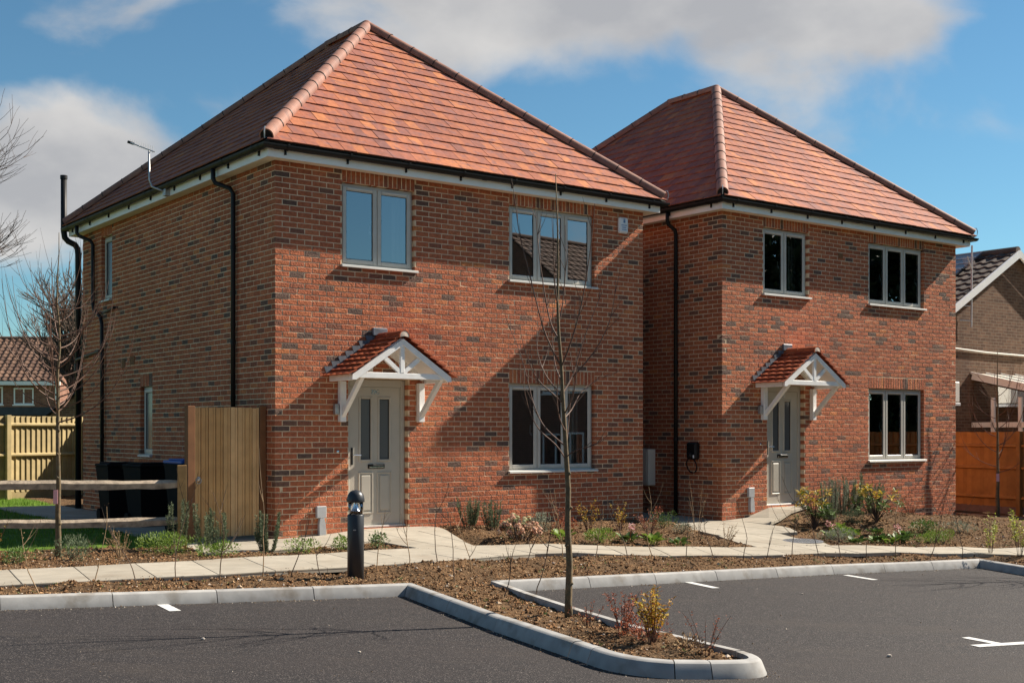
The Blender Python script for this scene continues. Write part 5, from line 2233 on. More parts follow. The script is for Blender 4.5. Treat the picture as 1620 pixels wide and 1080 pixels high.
# ------------------------------------------------------------------ hedge whips
WHIPS = [(-4.106, 10.792), (-3.832, 11.218), (-3.482, 11.502), (-3.169, 11.735), (-2.837, 11.929), (-2.50, 12.36), (-2.241, 12.46), (-1.91, 12.62), (-1.422, 12.992), (-1.099, 13.266), (-.81, 13.661),
         (-.598, 12.843), (-.417, 13.356), (-.095, 11.641), (.16, 14.227), (.225, 11.909), (.605, 14.785), (1.014, 15.10), (1.423, 15.12), (1.748, 15.30), (2.156, 15.30), (2.529, 15.56), (2.927, 15.68), (3.232, 15.85),
         (3.632, 16.05), (4.04, 16.25), (4.381, 16.40), (4.762, 16.6), (5.231, 16.85), (5.716, 16.95), (6.195, 17.0)]
ORD = ['first', 'second', 'third', 'fourth', 'fifth', 'sixth', 'seventh', 'eighth', 'ninth', 'tenth', 'eleventh', 'twelfth', 'thirteenth', 'fourteenth', 'fifteenth', 'sixteenth', 'seventeenth', 'eighteenth',
       'nineteenth', 'twentieth', 'twenty first', 'twenty second', 'twenty third', 'twenty fourth', 'twenty fifth', 'twenty sixth', 'twenty seventh', 'twenty eighth', 'twenty ninth', 'thirtieth', 'thirty first']


def whip(i, x, y):
    r = random.Random(100 + i)
    z = gz(x, y) - .03
    h = r.uniform(.62, 1.0) if i != 5 else 1.05
    t = empty('hedge_whip', (x, y, z), label='%s thin bare hedge whip from the left in the kerbside soil' % ORD[i], cat='hedge plant', group='bare hedge whips along the kerb')
    st = MB()
    p = Vector((0, 0, -.03))
    lean = Vector((r.gauss(0, .16), r.gauss(0, .16), 1)).normalized()
    pts = [p]
    d = lean
    n = 9
    for k in range(n):
        d = (d + Vector((r.gauss(0, .13), r.gauss(0, .13), .10))).normalized()
        pts.append(pts[-1] + d * (h / n))
    st.tube(pts, [.0062 * (1 - .70 * k / n) for k in range(n + 1)], 5, False)
    nb = r.randrange(1, 5)
    for k in range(nb):
        j = r.randrange(3, n - 1)
        a = r.uniform(0, 6.28)
        dd = Vector((math.cos(a) * .8, math.sin(a) * .8, r.uniform(.5, 1.2))).normalized()
        l = h * r.uniform(.2, .5)
        q = bez(pts[j], pts[j] + dd * l * .55, pts[j] + dd * l * .8 + Vector((0, 0, l * .4)), 5)
        st.tube(q, [.0040 * (1 - .6 * m_ / 5) for m_ in range(6)], 4, False)
        twiglets(st, q, r, r.randrange(0, 3), .12, .0018, .7, 1)
    so = link('stem', st.mesh('stem'), MT['whip' if r.random() < .7 else 'twig_tan'], t)
    bd = MB()
    for k in range(r.randrange(4, 12)):
        j = r.randrange(4, n + 1)
        pp = pts[j] + Vector((r.gauss(0, .01), r.gauss(0, .01), r.gauss(0, .02)))
        bd.leaf(pp, Vector((r.gauss(0, 1), r.gauss(0, 1), .6)), .018, .008)
    link('buds', bd.mesh('buds'), MT['dry_leaf'], t)['kind'] = 'stuff'


for i, (x, y) in enumerate(WHIPS):
    whip(i, x, y)


# ------------------------------------------------------------------ shrubs and bedding plants
def shrub(name, x, y, label, cat='shrub', group=None):
    return empty(name, (x, y, gz(x, y) - .02), rng.uniform(0, 6), label=label, cat=cat, group=group)


def rosemary(x, y, h, w, n, label, mt='rosemary', seed=0, top=None):
    r = random.Random(seed + int(x * 100))
    t = shrub('rosemary_bush', x, y, label)
    st, lf = MB(), MB()
    for k in range(n):
        a, q = r.uniform(0, 6.28), w * math.sqrt(r.random()) * .5
        b = Vector((math.cos(a) * q * .5, math.sin(a) * q * .5, 0))
        hh = h * r.uniform(.55, 1.05)
        tip = Vector((math.cos(a) * q * 1.3, math.sin(a) * q * 1.3, hh))
        pts = bez(b, b + (tip - b) * .5 + Vector((math.cos(a), math.sin(a), 0)) * .03, tip, 6)
        st.tube(pts, [.0035 * (1 - .6 * i / 6) for i in range(7)], 4, False)
        for i in range(int(hh * 420)):
            u = r.uniform(.12, 1)
            s = pts[0].lerp(pts[-1], u) if False else pts[min(5, int(u * 6))].lerp(pts[min(6, int(u * 6) + 1)], (u * 6) % 1)
            aa = r.uniform(0, 6.28)
            lf.leaf(s, Vector((math.cos(aa), math.sin(aa), r.uniform(.3, 1.4))), r.uniform(.024, .042), .0085)
    link('stems', st.mesh('stems'), MT['dark_bark'], t)
    link('foliage', lf.mesh('foliage'), MT[mt], t)


def mound(x, y, h, w, n, label, mt='green_leaf', leaf=(.03, .014), seed=0, name='low_shrub', upright=.5, airy=0.0):
    r = random.Random(seed + int(x * 100))
    t = shrub(name, x, y, label)
    st, lf = MB(), MB()
    lobes = [(Vector((r.gauss(0, w * .22), r.gauss(0, w * .22), h * r.uniform(.35, .62))), w * r.uniform(.22, .38), h * r.uniform(.28, .42)) for _ in range(7)]
    for c, a, b in lobes:
        st.tube(bez(Vector((0, 0, 0)), Vector((c.x * .3, c.y * .3, c.z * .6)), c, 4), [.006, .005, .004, .003, .002], 4, False)
    for _ in range(n):
        c, a, b = r.choice(lobes)
        v = Vector((r.gauss(0, 1), r.gauss(0, 1), r.gauss(0, 1))).normalized() * (r.uniform(.55, 1.0) ** .6)
        p = c + Vector((v.x * a, v.y * a, v.z * b))
        if p.z < .01:
            continue
        lf.leaf(p, v + Vector((0, 0, upright)) + Vector((r.gauss(0, .4), r.gauss(0, .4), r.gauss(0, .4))), leaf[0] * r.uniform(.7, 1.3), leaf[1] * r.uniform(.7, 1.2))
    link('stems', st.mesh('stems'), MT['dark_bark'], t)
    link('foliage', lf.mesh('foliage'), MT[mt], t)
    return t


def twiggy(x, y, h, w, n, label, mt='red_leaf', leaves=90, seed=0, leaf=(.035, .015), bark='twig', name='twiggy_shrub'):
    r = random.Random(seed + int(x * 100))
    t = shrub(name, x, y, label)
    st, lf = MB(), MB()
    tips = []
    for k in range(n):
        a = r.uniform(0, 6.28)
        hh = h * r.uniform(.55, 1.05)
        q = w * .5 * math.sqrt(r.random())
        tip = Vector((math.cos(a) * q, math.sin(a) * q, hh))
        pts = bez(Vector((math.cos(a) * .02, math.sin(a) * .02, 0)), Vector((tip.x * .5, tip.y * .5, hh * .6)), tip, 6)
        st.tube(pts, [.0035 * (1 - .6 * i / 6) for i in range(7)], 4, False)
        twiglets(st, pts, r, 2, h * .22, .0016, .7, 1)
        tips.append(pts)
    for _ in range(leaves):
        pts = r.choice(tips)
        u = r.uniform(.35, 1) * 5.99
        p = pts[int(u)].lerp(pts[int(u) + 1], u % 1)
        aa = r.uniform(0, 6.28)
        lf.leaf(p + Vector((r.gauss(0, .01), r.gauss(0, .01), r.gauss(0, .01))), Vector((math.cos(aa), math.sin(aa), r.uniform(-.1, 1.0))), leaf[0] * r.uniform(.6, 1.2), leaf[1] * r.uniform(.7, 1.2))
    link('stems', st.mesh('stems'), MT[bark], t)
    link('foliage', lf.mesh('foliage'), MT[mt], t)


def bergenia(x, y, label, seed=0, flower=True, k=1.0):
    r = random.Random(seed + int(x * 100))
    t = shrub('bergenia_plant', x, y, label, 'plant')
    lf = MB()
    for i in range(22):
        a = i * 2.4 + r.uniform(-.3, .3)
        el = r.uniform(.6, 2.0)
        L = k * r.uniform(.075, .125)
        base = Vector((math.cos(a) * .03, math.sin(a) * .03, .02))
        d = Vector((math.cos(a), math.sin(a), el)).normalized()
        p1 = base + d * L * .6
        # broad leaf of six faces
        side = Vector((-math.sin(a), math.cos(a), 0))
        dd = (d + Vector((0, 0, -.45))).normalized()
        w = L * .42
        rows = [(p1, .25), (p1 + dd * L * .35, .95), (p1 + dd * L * .75, .85), (p1 + dd * L * 1.05, .25)]
        vs = []
        for c, f in rows:
            vs += [tuple(c + side * w * f + Vector((0, 0, .012))), tuple(c), tuple(c - side * w * f + Vector((0, 0, .012)))]
        fs = []
        for q in range(3):
            b = q * 3
            fs += [(b, b + 1, b + 4, b + 3), (b + 1, b + 2, b + 5, b + 4)]
        lf.add(vs, fs)
        lf.tube([base - Vector((0, 0, .03)), p1], .004, 4, False)
    link('leaves', lf.mesh('leaves', True), MT['green_leaf' if r.random() < .7 else 'bright_leaf'], t)
    if flower:
        st, fl = MB(), MB()
        for j in range(2):
            a = r.uniform(0, 6)
            top = Vector((math.cos(a) * .05, math.sin(a) * .05, .20 * k + .05 * j))
            st.tube([Vector((0, 0, .02)), top * .6, top], .005, 5, False)
            for q in range(26):
                v = Vector((r.gauss(0, 1), r.gauss(0, 1), r.gauss(.2, .8))).normalized()
                fl.leaf(top + v * .028, v, .03, .024)
        link('stalk', st.mesh('stalk'), MT['red_leaf'], t)
        link('flower', fl.mesh('flower'), MT['pink2'], t)


def pieris(x, y, h, w, label, seed=0):
    r = random.Random(seed)
    t = shrub('variegated_shrub', x, y, label)
    st, g, yl = MB(), MB(), MB()
    for k in range(30):
        a = r.uniform(0, 6.28)
        q = w * .5 * math.sqrt(r.random())
        z = h * r.uniform(.35, 1.0) * (1 - .25 * (q / (w * .5)) ** 2)
        c = Vector((math.cos(a) * q, math.sin(a) * q, z))
        st.tube(bez(Vector((0, 0, 0)), Vector((c.x * .2, c.y * .2, c.z * .6)), c, 5), [.008, .007, .006, .005, .004, .003], 5, False)
        for j in range(13):
            b = j * 2.4
            d = Vector((math.cos(b), math.sin(b), r.uniform(-.35, .75)))
            yellow = z > h * .58 and r.random() < .72
            (yl if yellow else g).leaf(c + Vector((0, 0, r.uniform(-.07, .02))), d, r.uniform(.085, .13), .036, up=(0, 0, 1), fold=.2)
    link('stems', st.mesh('stems'), MT['dark_bark'], t)
    link('leaves', g.mesh('leaves'), MT['green_leaf'], t)
    link('young_leaves', yl.mesh('young_leaves'), MT['yellow_leaf'], t)


def sedum(x, y, w, label):
    """hydrangea-like mass of round pink and pale heads"""
    r = random.Random(12)
    t = shrub('flowering_shrub', x, y, label)
    lf, st = MB(), MB()
    heads = {'pink': MB(), 'pale_flower': MB()}
    for k in range(52):
        a = r.uniform(0, 6.28)
        q = math.sqrt(r.random())
        p = Vector((math.cos(a) * q * w * .55, math.sin(a) * q * w * .42, .10 + .24 * (1 - q * q) + r.uniform(-.03, .04)))
        st.tube([Vector((p.x * .4, p.y * .4, 0)), p], .004, 4, False)
        for j in range(6):
            b = r.uniform(0, 6.28)
            lf.leaf(p - Vector((0, 0, .03)), Vector((math.cos(b), math.sin(b), .1)), .055, .034)
        hm = heads['pink' if (p.z < .24 or r.random() < .3) else 'pale_flower']
        rr = r.uniform(.026, .040)
        for j in range(34):
            v = Vector((r.gauss(0, 1), r.gauss(0, 1), r.gauss(.25, 1))).normalized()
            side = v.cross(Vector((.3, .5, .8))).normalized()
            c = p + v * rr
            up = side.cross(v)
            s_ = rr * .38
            hm.add([tuple(c + side * s_), tuple(c + up * s_), tuple(c - side * s_), tuple(c - up * s_)], [(0, 1, 2, 3)])
    link('stems', st.mesh('stems'), MT['dark_bark'], t)
    link('leaves', lf.mesh('leaves'), MT['rosemary'], t)
    for k, v in heads.items():
        link('flower_heads', v.mesh('flower_heads'), MT[k], t)['kind'] = 'stuff'


# left bed
mound(-5.31, 13.17, .20, .42, 900, 'small rounded dark green shrub at the far left of the path', 'green_leaf', (.025, .011))
mound(-4.86, 13.62, .30, .46, 1000, 'loose grey green shrub at the foot of the tagged sapling', 'rosemary', (.032, .010), upright=.9)
mound(-5.62, 13.4, .14, .3, 300, 'low pinkish plant cut by the left edge of the picture', 'red_leaf', (.03, .014))
twiggy(-4.46, 14.10, .36, .40, 16, 'brown nearly leafless shrub left of the bright green mound', 'dry_leaf', 110, bark='twig_tan')
mound(-3.98, 14.45, .33, .60, 1700, 'bright green feathery mound left of the gate path', 'bright_leaf', (.034, .010), upright=.9)
rosemary(-4.08, 15.12, .60, .22, 13, 'grey green rosemary in front of the rail fence end post')
rosemary(-3.74, 14.98, .60, .22, 13, 'grey green rosemary in front of the gate', seed=3)
rosemary(-3.45, 14.50, .46, .24, 12, 'shorter rosemary between gate and path', seed=9)
mound(-3.34, 14.12, .20, .42, 600, 'low leafy green plant beside the path under the gate', 'bright_leaf', (.036, .014))
rosemary(-2.94, 14.90, .50, .26, 26, 'dense dark rosemary at the corner of the near house', seed=5)
mound(-2.50, 14.90, .22, .40, 420, 'low light green plant left of the bollard by the house', 'bright_leaf', (.038, .015), airy=.3)
mound(-2.03, 15.14, .22, .34, 420, 'low light green plant just behind the bollard', 'bright_leaf', (.036, .015))
mound(-1.70, 15.60, .24, .30, 420, 'small green plant right of the bollard near the door path', 'green_leaf', (.034, .015))
twiggy(-6.0, 14.3, .55, .5, 10, 'yellowing leafless shrub at the left picture edge', 'orange_leaf', 60)
# bed between the doors
rosemary(-.98, 18.55, .46, .30, 22, 'leftmost rosemary against the wall right of the near door', seed=1)
rosemary(-.62, 18.25, .46, .32, 22, 'middle rosemary against the wall right of the near door', seed=2)
rosemary(-.28, 18.05, .44, .28, 18, 'rosemary behind the pink flower heads', seed=4)
sedum(.10, 17.05, .72, 'spreading shrub with round pink and cream flower heads')
mound(.42, 17.9, .40, .36, 420, 'grey leaved shrub right of the pink flower heads', 'grey_leaf', (.04, .016), upright=.8)
twiggy(.74, 18.3, .44, .4, 16, 'reddish feathery shrub behind the island sapling', 'red_leaf', 190)
bergenia(.70, 17.0, 'low plant with broad leaves behind the island sapling', flower=False)
twiggy(1.12, 18.1, .50, .44, 16, 'yellow and orange leaved shrub under the wide window', 'orange_leaf', 260)
mound(1.20, 16.95, .22, .46, 800, 'bright green ferny mound beside the path in the middle bed', 'bright_leaf', (.04, .012), upright=.9)
twiggy(1.62, 18.5, .42, .42, 14, 'yellow leaved shrub near the right corner of the near house', 'orange_leaf', 220, seed=8)
bergenia(1.62, 17.2, 'pink flowered bergenia at the front of the middle bed', 1)
twiggy(2.02, 18.15, .46, .44, 18, 'red leaved bamboo like shrub at the corner of the near house', 'red_leaf', 260, seed=3)
mound(2.27, 18.7, .30, .42, 600, 'feathery green shrub by the passage between the houses', 'green_leaf', (.035, .009), upright=1.2)
bergenia(1.95, 17.1, 'second broad leaved bergenia beside the pink flowered one', 2, False)
bergenia(2.32, 17.1, 'third broad leaved bergenia nearest the passage paving', 3, False, .85)
twiggy(2.68, 17.9, .85, .5, 6, 'tall bare forked shrub in front of the passage', 'dry_leaf', 20, bark='twig_tan')
twiggy(2.98, 17.25, .36, .46, 12, 'small dry twiggy shrub at the right tip of the middle bed', 'dry_leaf', 90, bark='twig_tan')
# bed of the far house
pieris(4.98, 20.35, .74, .66, 'tall yellow tipped shrub right of the far door', 4)
rosemary(5.40, 21.0, .78, .34, 26, 'rosemary behind the yellow tipped shrub near the far door', 'grey_leaf', seed=1)
rosemary(6.15, 22.2, .70, .34, 26, 'tall grey rosemary against the far house wall', 'rosemary', seed=6)
rosemary(5.85, 21.85, .60, .40, 26, 'silvery bush left of the tall grey rosemary', 'grey_leaf', seed=7)
rosemary(6.45, 22.1, .58, .34, 24, 'grey rosemary partly behind the wide yellow tipped shrub', 'rosemary', seed=12)
mound(5.75, 20.9, .30, .44, 1200, 'dark dense rounded shrub in the middle of the far bed', 'rosemary', (.026, .010))
pieris(6.15, 20.85, .74, .86, 'wide yellow tipped shrub under the far wide window', 9)
mound(4.98, 18.75, .24, .44, 1000, 'low grey lavender beside the round manhole cover', 'grey_leaf', (.032, .010), upright=1.0)
bergenia(4.98, 19.3, 'pink flowered bergenia behind the grey lavender', 4)
bergenia(5.45, 19.8, 'broad leaved plant in the middle of the far bed', 5, False)
bergenia(5.22, 18.75, 'bergenia at the path edge right of the lavender', 6, False)
bergenia(5.56, 18.8, 'glossy bergenia near the path in the far bed', 7, False)
bergenia(5.70, 18.65, 'light green bergenia left of the rightmost pink flowers', 8, False, .9)
bergenia(5.92, 18.85, 'rightmost pink flowered bergenia in the far bed', 10, True, 1.15)
bergenia(5.85, 19.9, 'small broad leaved plant behind the rightmost bergenia', 12, False, .8)
twiggy(7.0, 21.7, .36, .5, 12, 'tan and green low shrub near the far house right corner', 'dry_leaf', 120, seed=2)
mound(6.35, 18.75, .18, .40, 700, 'left one of two small light green mounds by the path', 'bright_leaf', (.032, .009), upright=.9)
mound(6.62, 18.95, .26, .38, 800, 'right one of two small light green mounds by the path', 'bright_leaf', (.032, .009), upright=.9, seed=4)
for i, (x, y, h, lab) in enumerate(((6.72, 17.35, .62, 'lime leaved hedge plant right of the last bare whip'), (6.98, 17.0, .66, 'lime leaved hedge plant between two others at the right'),
                                    (7.36, 17.25, .70, 'lime leaved hedge plant at the right picture edge'))):
    twiggy(x, y, h, .34, 9, lab, 'lime_leaf', 190, seed=i, leaf=(.042, .020), bark='whip', name='hedge_plant')
# island planting
twiggy(1.05, 9.25, .42, .30, 18, 'yellow and orange leaved shrub near the tip of the kerbed island', 'orange_leaf', 620, seed=6, leaf=(.036, .018))
twiggy(.86, 9.65, .34, .42, 18, 'red leaved twiggy shrub left of the yellow one on the island', 'red_leaf', 330, seed=7, leaf=(.032, .015))
twiggy(1.40, 8.92, .34, .36, 8, 'sparse red leaved shrub at the tip of the kerbed island', 'red_leaf', 70, seed=5, leaf=(.026, .012))
twiggy(.62, 10.05, .26, .4, 10, 'small red twiggy shrub beside the island sapling', 'red_leaf', 90, seed=9, leaf=(.022, .010))


bergenia(5.35, 20.3, 'broad leaved plant between the two yellow tipped shrubs', 21, False, .9)
mound(6.75, 20.2, .22, .5, 700, 'dark green low shrub below the far wide window', 'green_leaf', (.04, .016))
mound(5.25, 19.55, .20, .36, 500, 'small glossy green plant behind the lavender', 'bright_leaf', (.045, .020))
bergenia(6.2, 19.5, 'broad leaved plant right of the rightmost pink flowers', 22, False)
twiggy(6.9, 19.6, .40, .5, 12, 'dry twiggy plant in the right part of the far bed', 'dry_leaf', 120, seed=31, bark='twig_tan')
mound(7.35, 20.3, .24, .5, 500, 'olive green plant near the right corner of the far house', 'grey_leaf', (.04, .014))
twiggy(7.7, 18.8, .55, .36, 9, 'lime leaved plant behind the path at the right edge', 'lime_leaf', 180, seed=32, leaf=(.042, .020), bark='whip')
mound(.85, 17.75, .26, .4, 450, 'brownish low plant under the wide window of the near house', 'red_leaf', (.035, .012), upright=.9)
mound(2.55, 18.55, .20, .36, 400, 'small grey plant by the passage edge', 'grey_leaf', (.03, .010), upright=.9)
mound(.98, 9.45, .16, .34, 420, 'low rusty foliage around the yellow island shrub', 'red_leaf', (.026, .011), upright=.9)
mound(1.30, 9.05, .10, .34, 300, 'low brown plant at the tip of the island', 'dry_leaf', (.028, .012))


def manhole():
    x, y = 4.27, 18.17
    m = MB()
    z = pz(x, y)
    gx_, gy_ = (pz(x + .25, y) - pz(x - .25, y)) / .5, (pz(x, y + .25) - pz(x, y - .25)) / .5
    t = empty('manhole_cover', (x, y, z - .010), label='round grey chequered manhole cover set in the path by the far bed', cat='manhole cover')
    t.rotation_euler = (math.atan(gy_), -math.atan(gx_), 0)
    m.lathe([(.30, -.02), (.30, .010), (.275, .013)], 32)
    link('frame', m.mesh('frame'), MT['iron'], t)
    m = MB()
    for i in range(-5, 6):
        for j in range(-5, 6):
            if math.hypot(i, j) * .05 < .25:
                a = .7 if (i + j) % 2 else -.7
                dx, dy = math.cos(a) * .018, math.sin(a) * .018
                m.beam((i * .05 - dx, j * .05 - dy, .014), (i * .05 + dx, j * .05 + dy, .014), .010, .006)
    link('tread', m.mesh('tread'), MT['galv'], t)


manhole()


# ------------------------------------------------------------------ loose soil, lawn blades, pebbles
def clods():
    r = np.random.RandomState(3)
    base = np.array([(1, 0, 0), (-1, 0, 0), (0, 1, 0), (0, -1, 0), (0, 0, 1), (0, 0, -1)], float)
    F = np.array([(0, 2, 4), (2, 1, 4), (1, 3, 4), (3, 0, 4), (2, 0, 5), (1, 2, 5), (3, 1, 5), (0, 3, 5)])
    n = 230000
    x = r.uniform(-6.5, 9.0, n)
    y = r.uniform(8.2, 24, n)
    bad = inpoly(ROAD_POLY, x, y) | inpoly(PATH_POLY, x, y) | inpoly(LAWN_POLY, x, y)
    for q in PAV_POLY + HOUSE_POLY:
        bad |= inpoly(q, x, y)
    # keep clear of the kerb stones
    kp = np.array([(k[0], k[1]) for k in KB])
    ok = ~bad
    x, y = x[ok], y[ok]
    d = np.full(len(x), 9.)
    A, B = np.array(KERB[:-1]), np.array(KERB[1:])
    for a, b in zip(A, B):
        ab = b - a
        t = np.clip(((x - a[0]) * ab[0] + (y - a[1]) * ab[1]) / (ab @ ab), 0, 1)
        d = np.minimum(d, np.hypot(x - a[0] - t * ab[0], y - a[1] - t * ab[1]))
    keep = (d > .15) & (r.rand(len(x)) < np.clip(13.5 / y, 0, 1) ** 1.2) & (np.abs(x) < y * .45 + .4)
    x, y = x[keep], y[keep]
    z = np.concatenate([soil_surface(x[i:i + 4000], y[i:i + 4000]) for i in range(0, len(x), 4000)])
    n = len(x)
    s = np.clip(np.exp(r.normal(-4.72, .45, n)), .004, .032)
    P = base[None] * r.uniform(.55, 1.25, (n, 6, 1)) + r.uniform(-.25, .25, (n, 6, 3))
    a = r.uniform(0, 6.28, n)
    ca, sa = np.cos(a), np.sin(a)
    px = P[:, :, 0] * ca[:, None] - P[:, :, 1] * sa[:, None]
    py = P[:, :, 0] * sa[:, None] + P[:, :, 1] * ca[:, None]
    V = np.stack([px, py, P[:, :, 2] * .75], -1) * s[:, None, None]
    V += np.stack([x, y, z + s * .25], -1)[:, None, :]
    me = bpy.data.meshes.new('soil_clods')
    faces = (F[None] + (np.arange(n) * 6)[:, None, None]).reshape(-1, 3)
    me.from_pydata(V.reshape(-1, 3).tolist(), [], faces.tolist())
    at = me.attributes.new('rnd', 'FLOAT', 'FACE')
    at.data.foreach_set('value', np.repeat(r.rand(n), 8).astype(np.float32))
    o = link('soil_clods', me, MT['clod'])
    tag(o, 'loose brown soil clods and stones over the planting beds', 'soil', kind='stuff')


clods()


def kerb_grit():
    """soil crumbs and grit washed against the kerb and spilt on the paving"""
    r = np.random.RandomState(8)
    F = np.array([(0, 2, 4), (2, 1, 4), (1, 3, 4), (3, 0, 4)])
    base = np.array([(1, 0, 0), (-1, 0, 0), (0, 1, 0), (0, -1, 0), (0, 0, 1)], float)
    P = []
    for a, b_ in zip(KERB[:-1], KERB[1:]):
        a, b_ = np.array(a), np.array(b_)
        L = np.hypot(*(b_ - a))
        n = int(L * 85)
        nn = np.array([(b_ - a)[1], -(b_ - a)[0]]) / L
        t = r.rand(n)
        q = a + (b_ - a) * t[:, None] + nn * (np.abs(r.normal(0, .05, n)) + .004)[:, None]
        P.append(np.column_stack([q, road_z(q[:, 0])]))
    for e_, sg in ((PF, 1), (PB, -1)):
        for a, b_ in zip(e_[:-1], e_[1:]):
            a2, b2 = np.array(a[:2]), np.array(b_[:2])
            L = np.hypot(*(b2 - a2))
            n = int(L * 26)
            nn = np.array([-(b2 - a2)[1], (b2 - a2)[0]]) / L * sg
            t = r.rand(n)
            q = a2 + (b2 - a2) * t[:, None] + nn * (np.abs(r.normal(0, .09, n)))[:, None]
            P.append(np.column_stack([q, hpath(q[:, 0], q[:, 1])]))
    n = 900
    x = r.uniform(-5, 7.5, n)
    y = r.uniform(6.8, 17, n)
    ok = inpoly(ROAD_POLY, x, y)
    P.append(np.column_stack([x[ok], y[ok], road_z(x[ok])]))
    P = np.concatenate(P)
    n = len(P)
    s = np.clip(np.exp(r.normal(-5.5, .5, n)), .002, .012)
    V = base[None] * r.uniform(.6, 1.2, (n, 5, 1)) * s[:, None, None] + P[:, None, :]
    me = bpy.data.meshes.new('grit')
    me.from_pydata(V.reshape(-1, 3).tolist(), [], (F[None] + (np.arange(n) * 5)[:, None, None]).reshape(-1, 3).tolist())
    at = me.attributes.new('rnd', 'FLOAT', 'FACE')
    at.data.foreach_set('value', np.repeat(r.rand(n), 4).astype(np.float32))
    tag(link('grit', me, MT['grit']), 'fine grit and soil crumbs along the kerbs and path edges', 'grit', kind='stuff')


kerb_grit()


def leaf_litter():
    """dead leaves, bark chips and small weeds lying on the beds"""
    r = np.random.RandomState(15)
    n = 26000
    x = r.uniform(-6.3, 8.8, n)
    y = r.uniform(8.3, 23, n)
    bad = inpoly(ROAD_POLY, x, y) | inpoly(PATH_POLY, x, y) | inpoly(LAWN_POLY, x, y) | (np.abs(x) > y * .44)
    for q in PAV_POLY + HOUSE_POLY:
        bad |= inpoly(q, x, y)
    bad |= (vnoise(x, y, 1.1, 9) < r.uniform(-.35, .35, n))
    x, y = x[~bad], y[~bad]
    ok = kerb_dist(x, y) > .16
    x, y = x[ok], y[ok]
    z = np.concatenate([soil_surface(x[i:i + 4000], y[i:i + 4000]) for i in range(0, len(x), 4000)]) + .012
    rr = random.Random(4)
    dry, weed = MB(), MB()
    for a, b_, c in zip(x, y, z):
        if rr.random() < .80:
            dry.leaf((a, b_, c), (rr.gauss(0, 1), rr.gauss(0, 1), rr.gauss(.1, .25)), rr.uniform(.02, .055), rr.uniform(.008, .022), up=(rr.gauss(0, .5), rr.gauss(0, .5), 1))
        elif rr.random() < .5:
            for k in range(5):
                weed.leaf((a, b_, c - .01), (rr.gauss(0, 1), rr.gauss(0, 1), rr.uniform(.3, 1.2)), rr.uniform(.02, .045), .010)
    tag(dry.build('leaf_litter', MT['dry_leaf']), 'dead leaves and bark chips lying on the beds', 'leaf litter', kind='stuff')
    tag(weed.build('weeds', MT['green_leaf']), 'tiny green weeds scattered over the beds', 'weeds', kind='stuff')


leaf_litter()


def blades():
    r = np.random.RandomState(5)
    n = 46000
    x = r.uniform(-13.5, -3.6, n)
    y = r.uniform(14.6, 29, n)
    ok = inpoly(LAWN_POLY, x, y) & (np.abs(x) < y * .47)
    for q in PAV_POLY:
        ok &= ~inpoly(q, x, y)
    x, y = x[ok], y[ok]
    n = len(x)
    h = r.uniform(.03, .075, n)
    a = r.uniform(0, 6.28, n)
    w = .006
    V = np.stack([np.stack([x - w * np.cos(a), y - w * np.sin(a), np.full(n, -.02)], -1), np.stack([x + w * np.cos(a), y + w * np.sin(a), np.full(n, -.02)], -1),
                  np.stack([x + r.normal(0, .018, n), y + r.normal(0, .018, n), h], -1)], 1)
    me = bpy.data.meshes.new('grass')
    me.from_pydata(V.reshape(-1, 3).tolist(), [], (np.arange(n)[:, None] * 3 + np.arange(3)).tolist())
    at = me.attributes.new('rnd', 'FLOAT', 'FACE')
    at.data.foreach_set('value', r.rand(n).astype(np.float32))
    tag(link('grass', me, MT['grass_bl']), 'short mown grass of the lawn behind the rail fence', 'grass', kind='stuff')


blades()

for i, (x, y, s_) in enumerate(((-2.3, 9.2, .016), (2.9, 9.5, .02), (.2, 7.9, .012), (-1.1, 8.9, .012), (3.1, 13.2, .012), (-3.9, 9.3, .012))):
    m = MB()
    r = random.Random(i)
    m.lathe([(s_ * .6, 0), (s_, s_ * .4), (s_ * .8, s_ * .9), (s_ * .2, s_ * 1.15)], 7)
    m.v = [(a * r.uniform(.8, 1.2) + 0, b * r.uniform(.8, 1.2), c) for a, b, c in m.v]
    o = m.build('pebble', MT['pebble'])
    o.location = (x, y, float(road_z(x)))
    tag(o, ['pale pebble on the tarmac at the lower left', 'pale pebble on the tarmac below the right hand bays', 'tiny pebble on the tarmac near the island tip', 'tiny pebble in the middle of the left bay',
            'tiny pebble in the upper right bay', 'tiny pebble near the left picture edge'][i], 'pebble', 'loose pebbles on the tarmac')


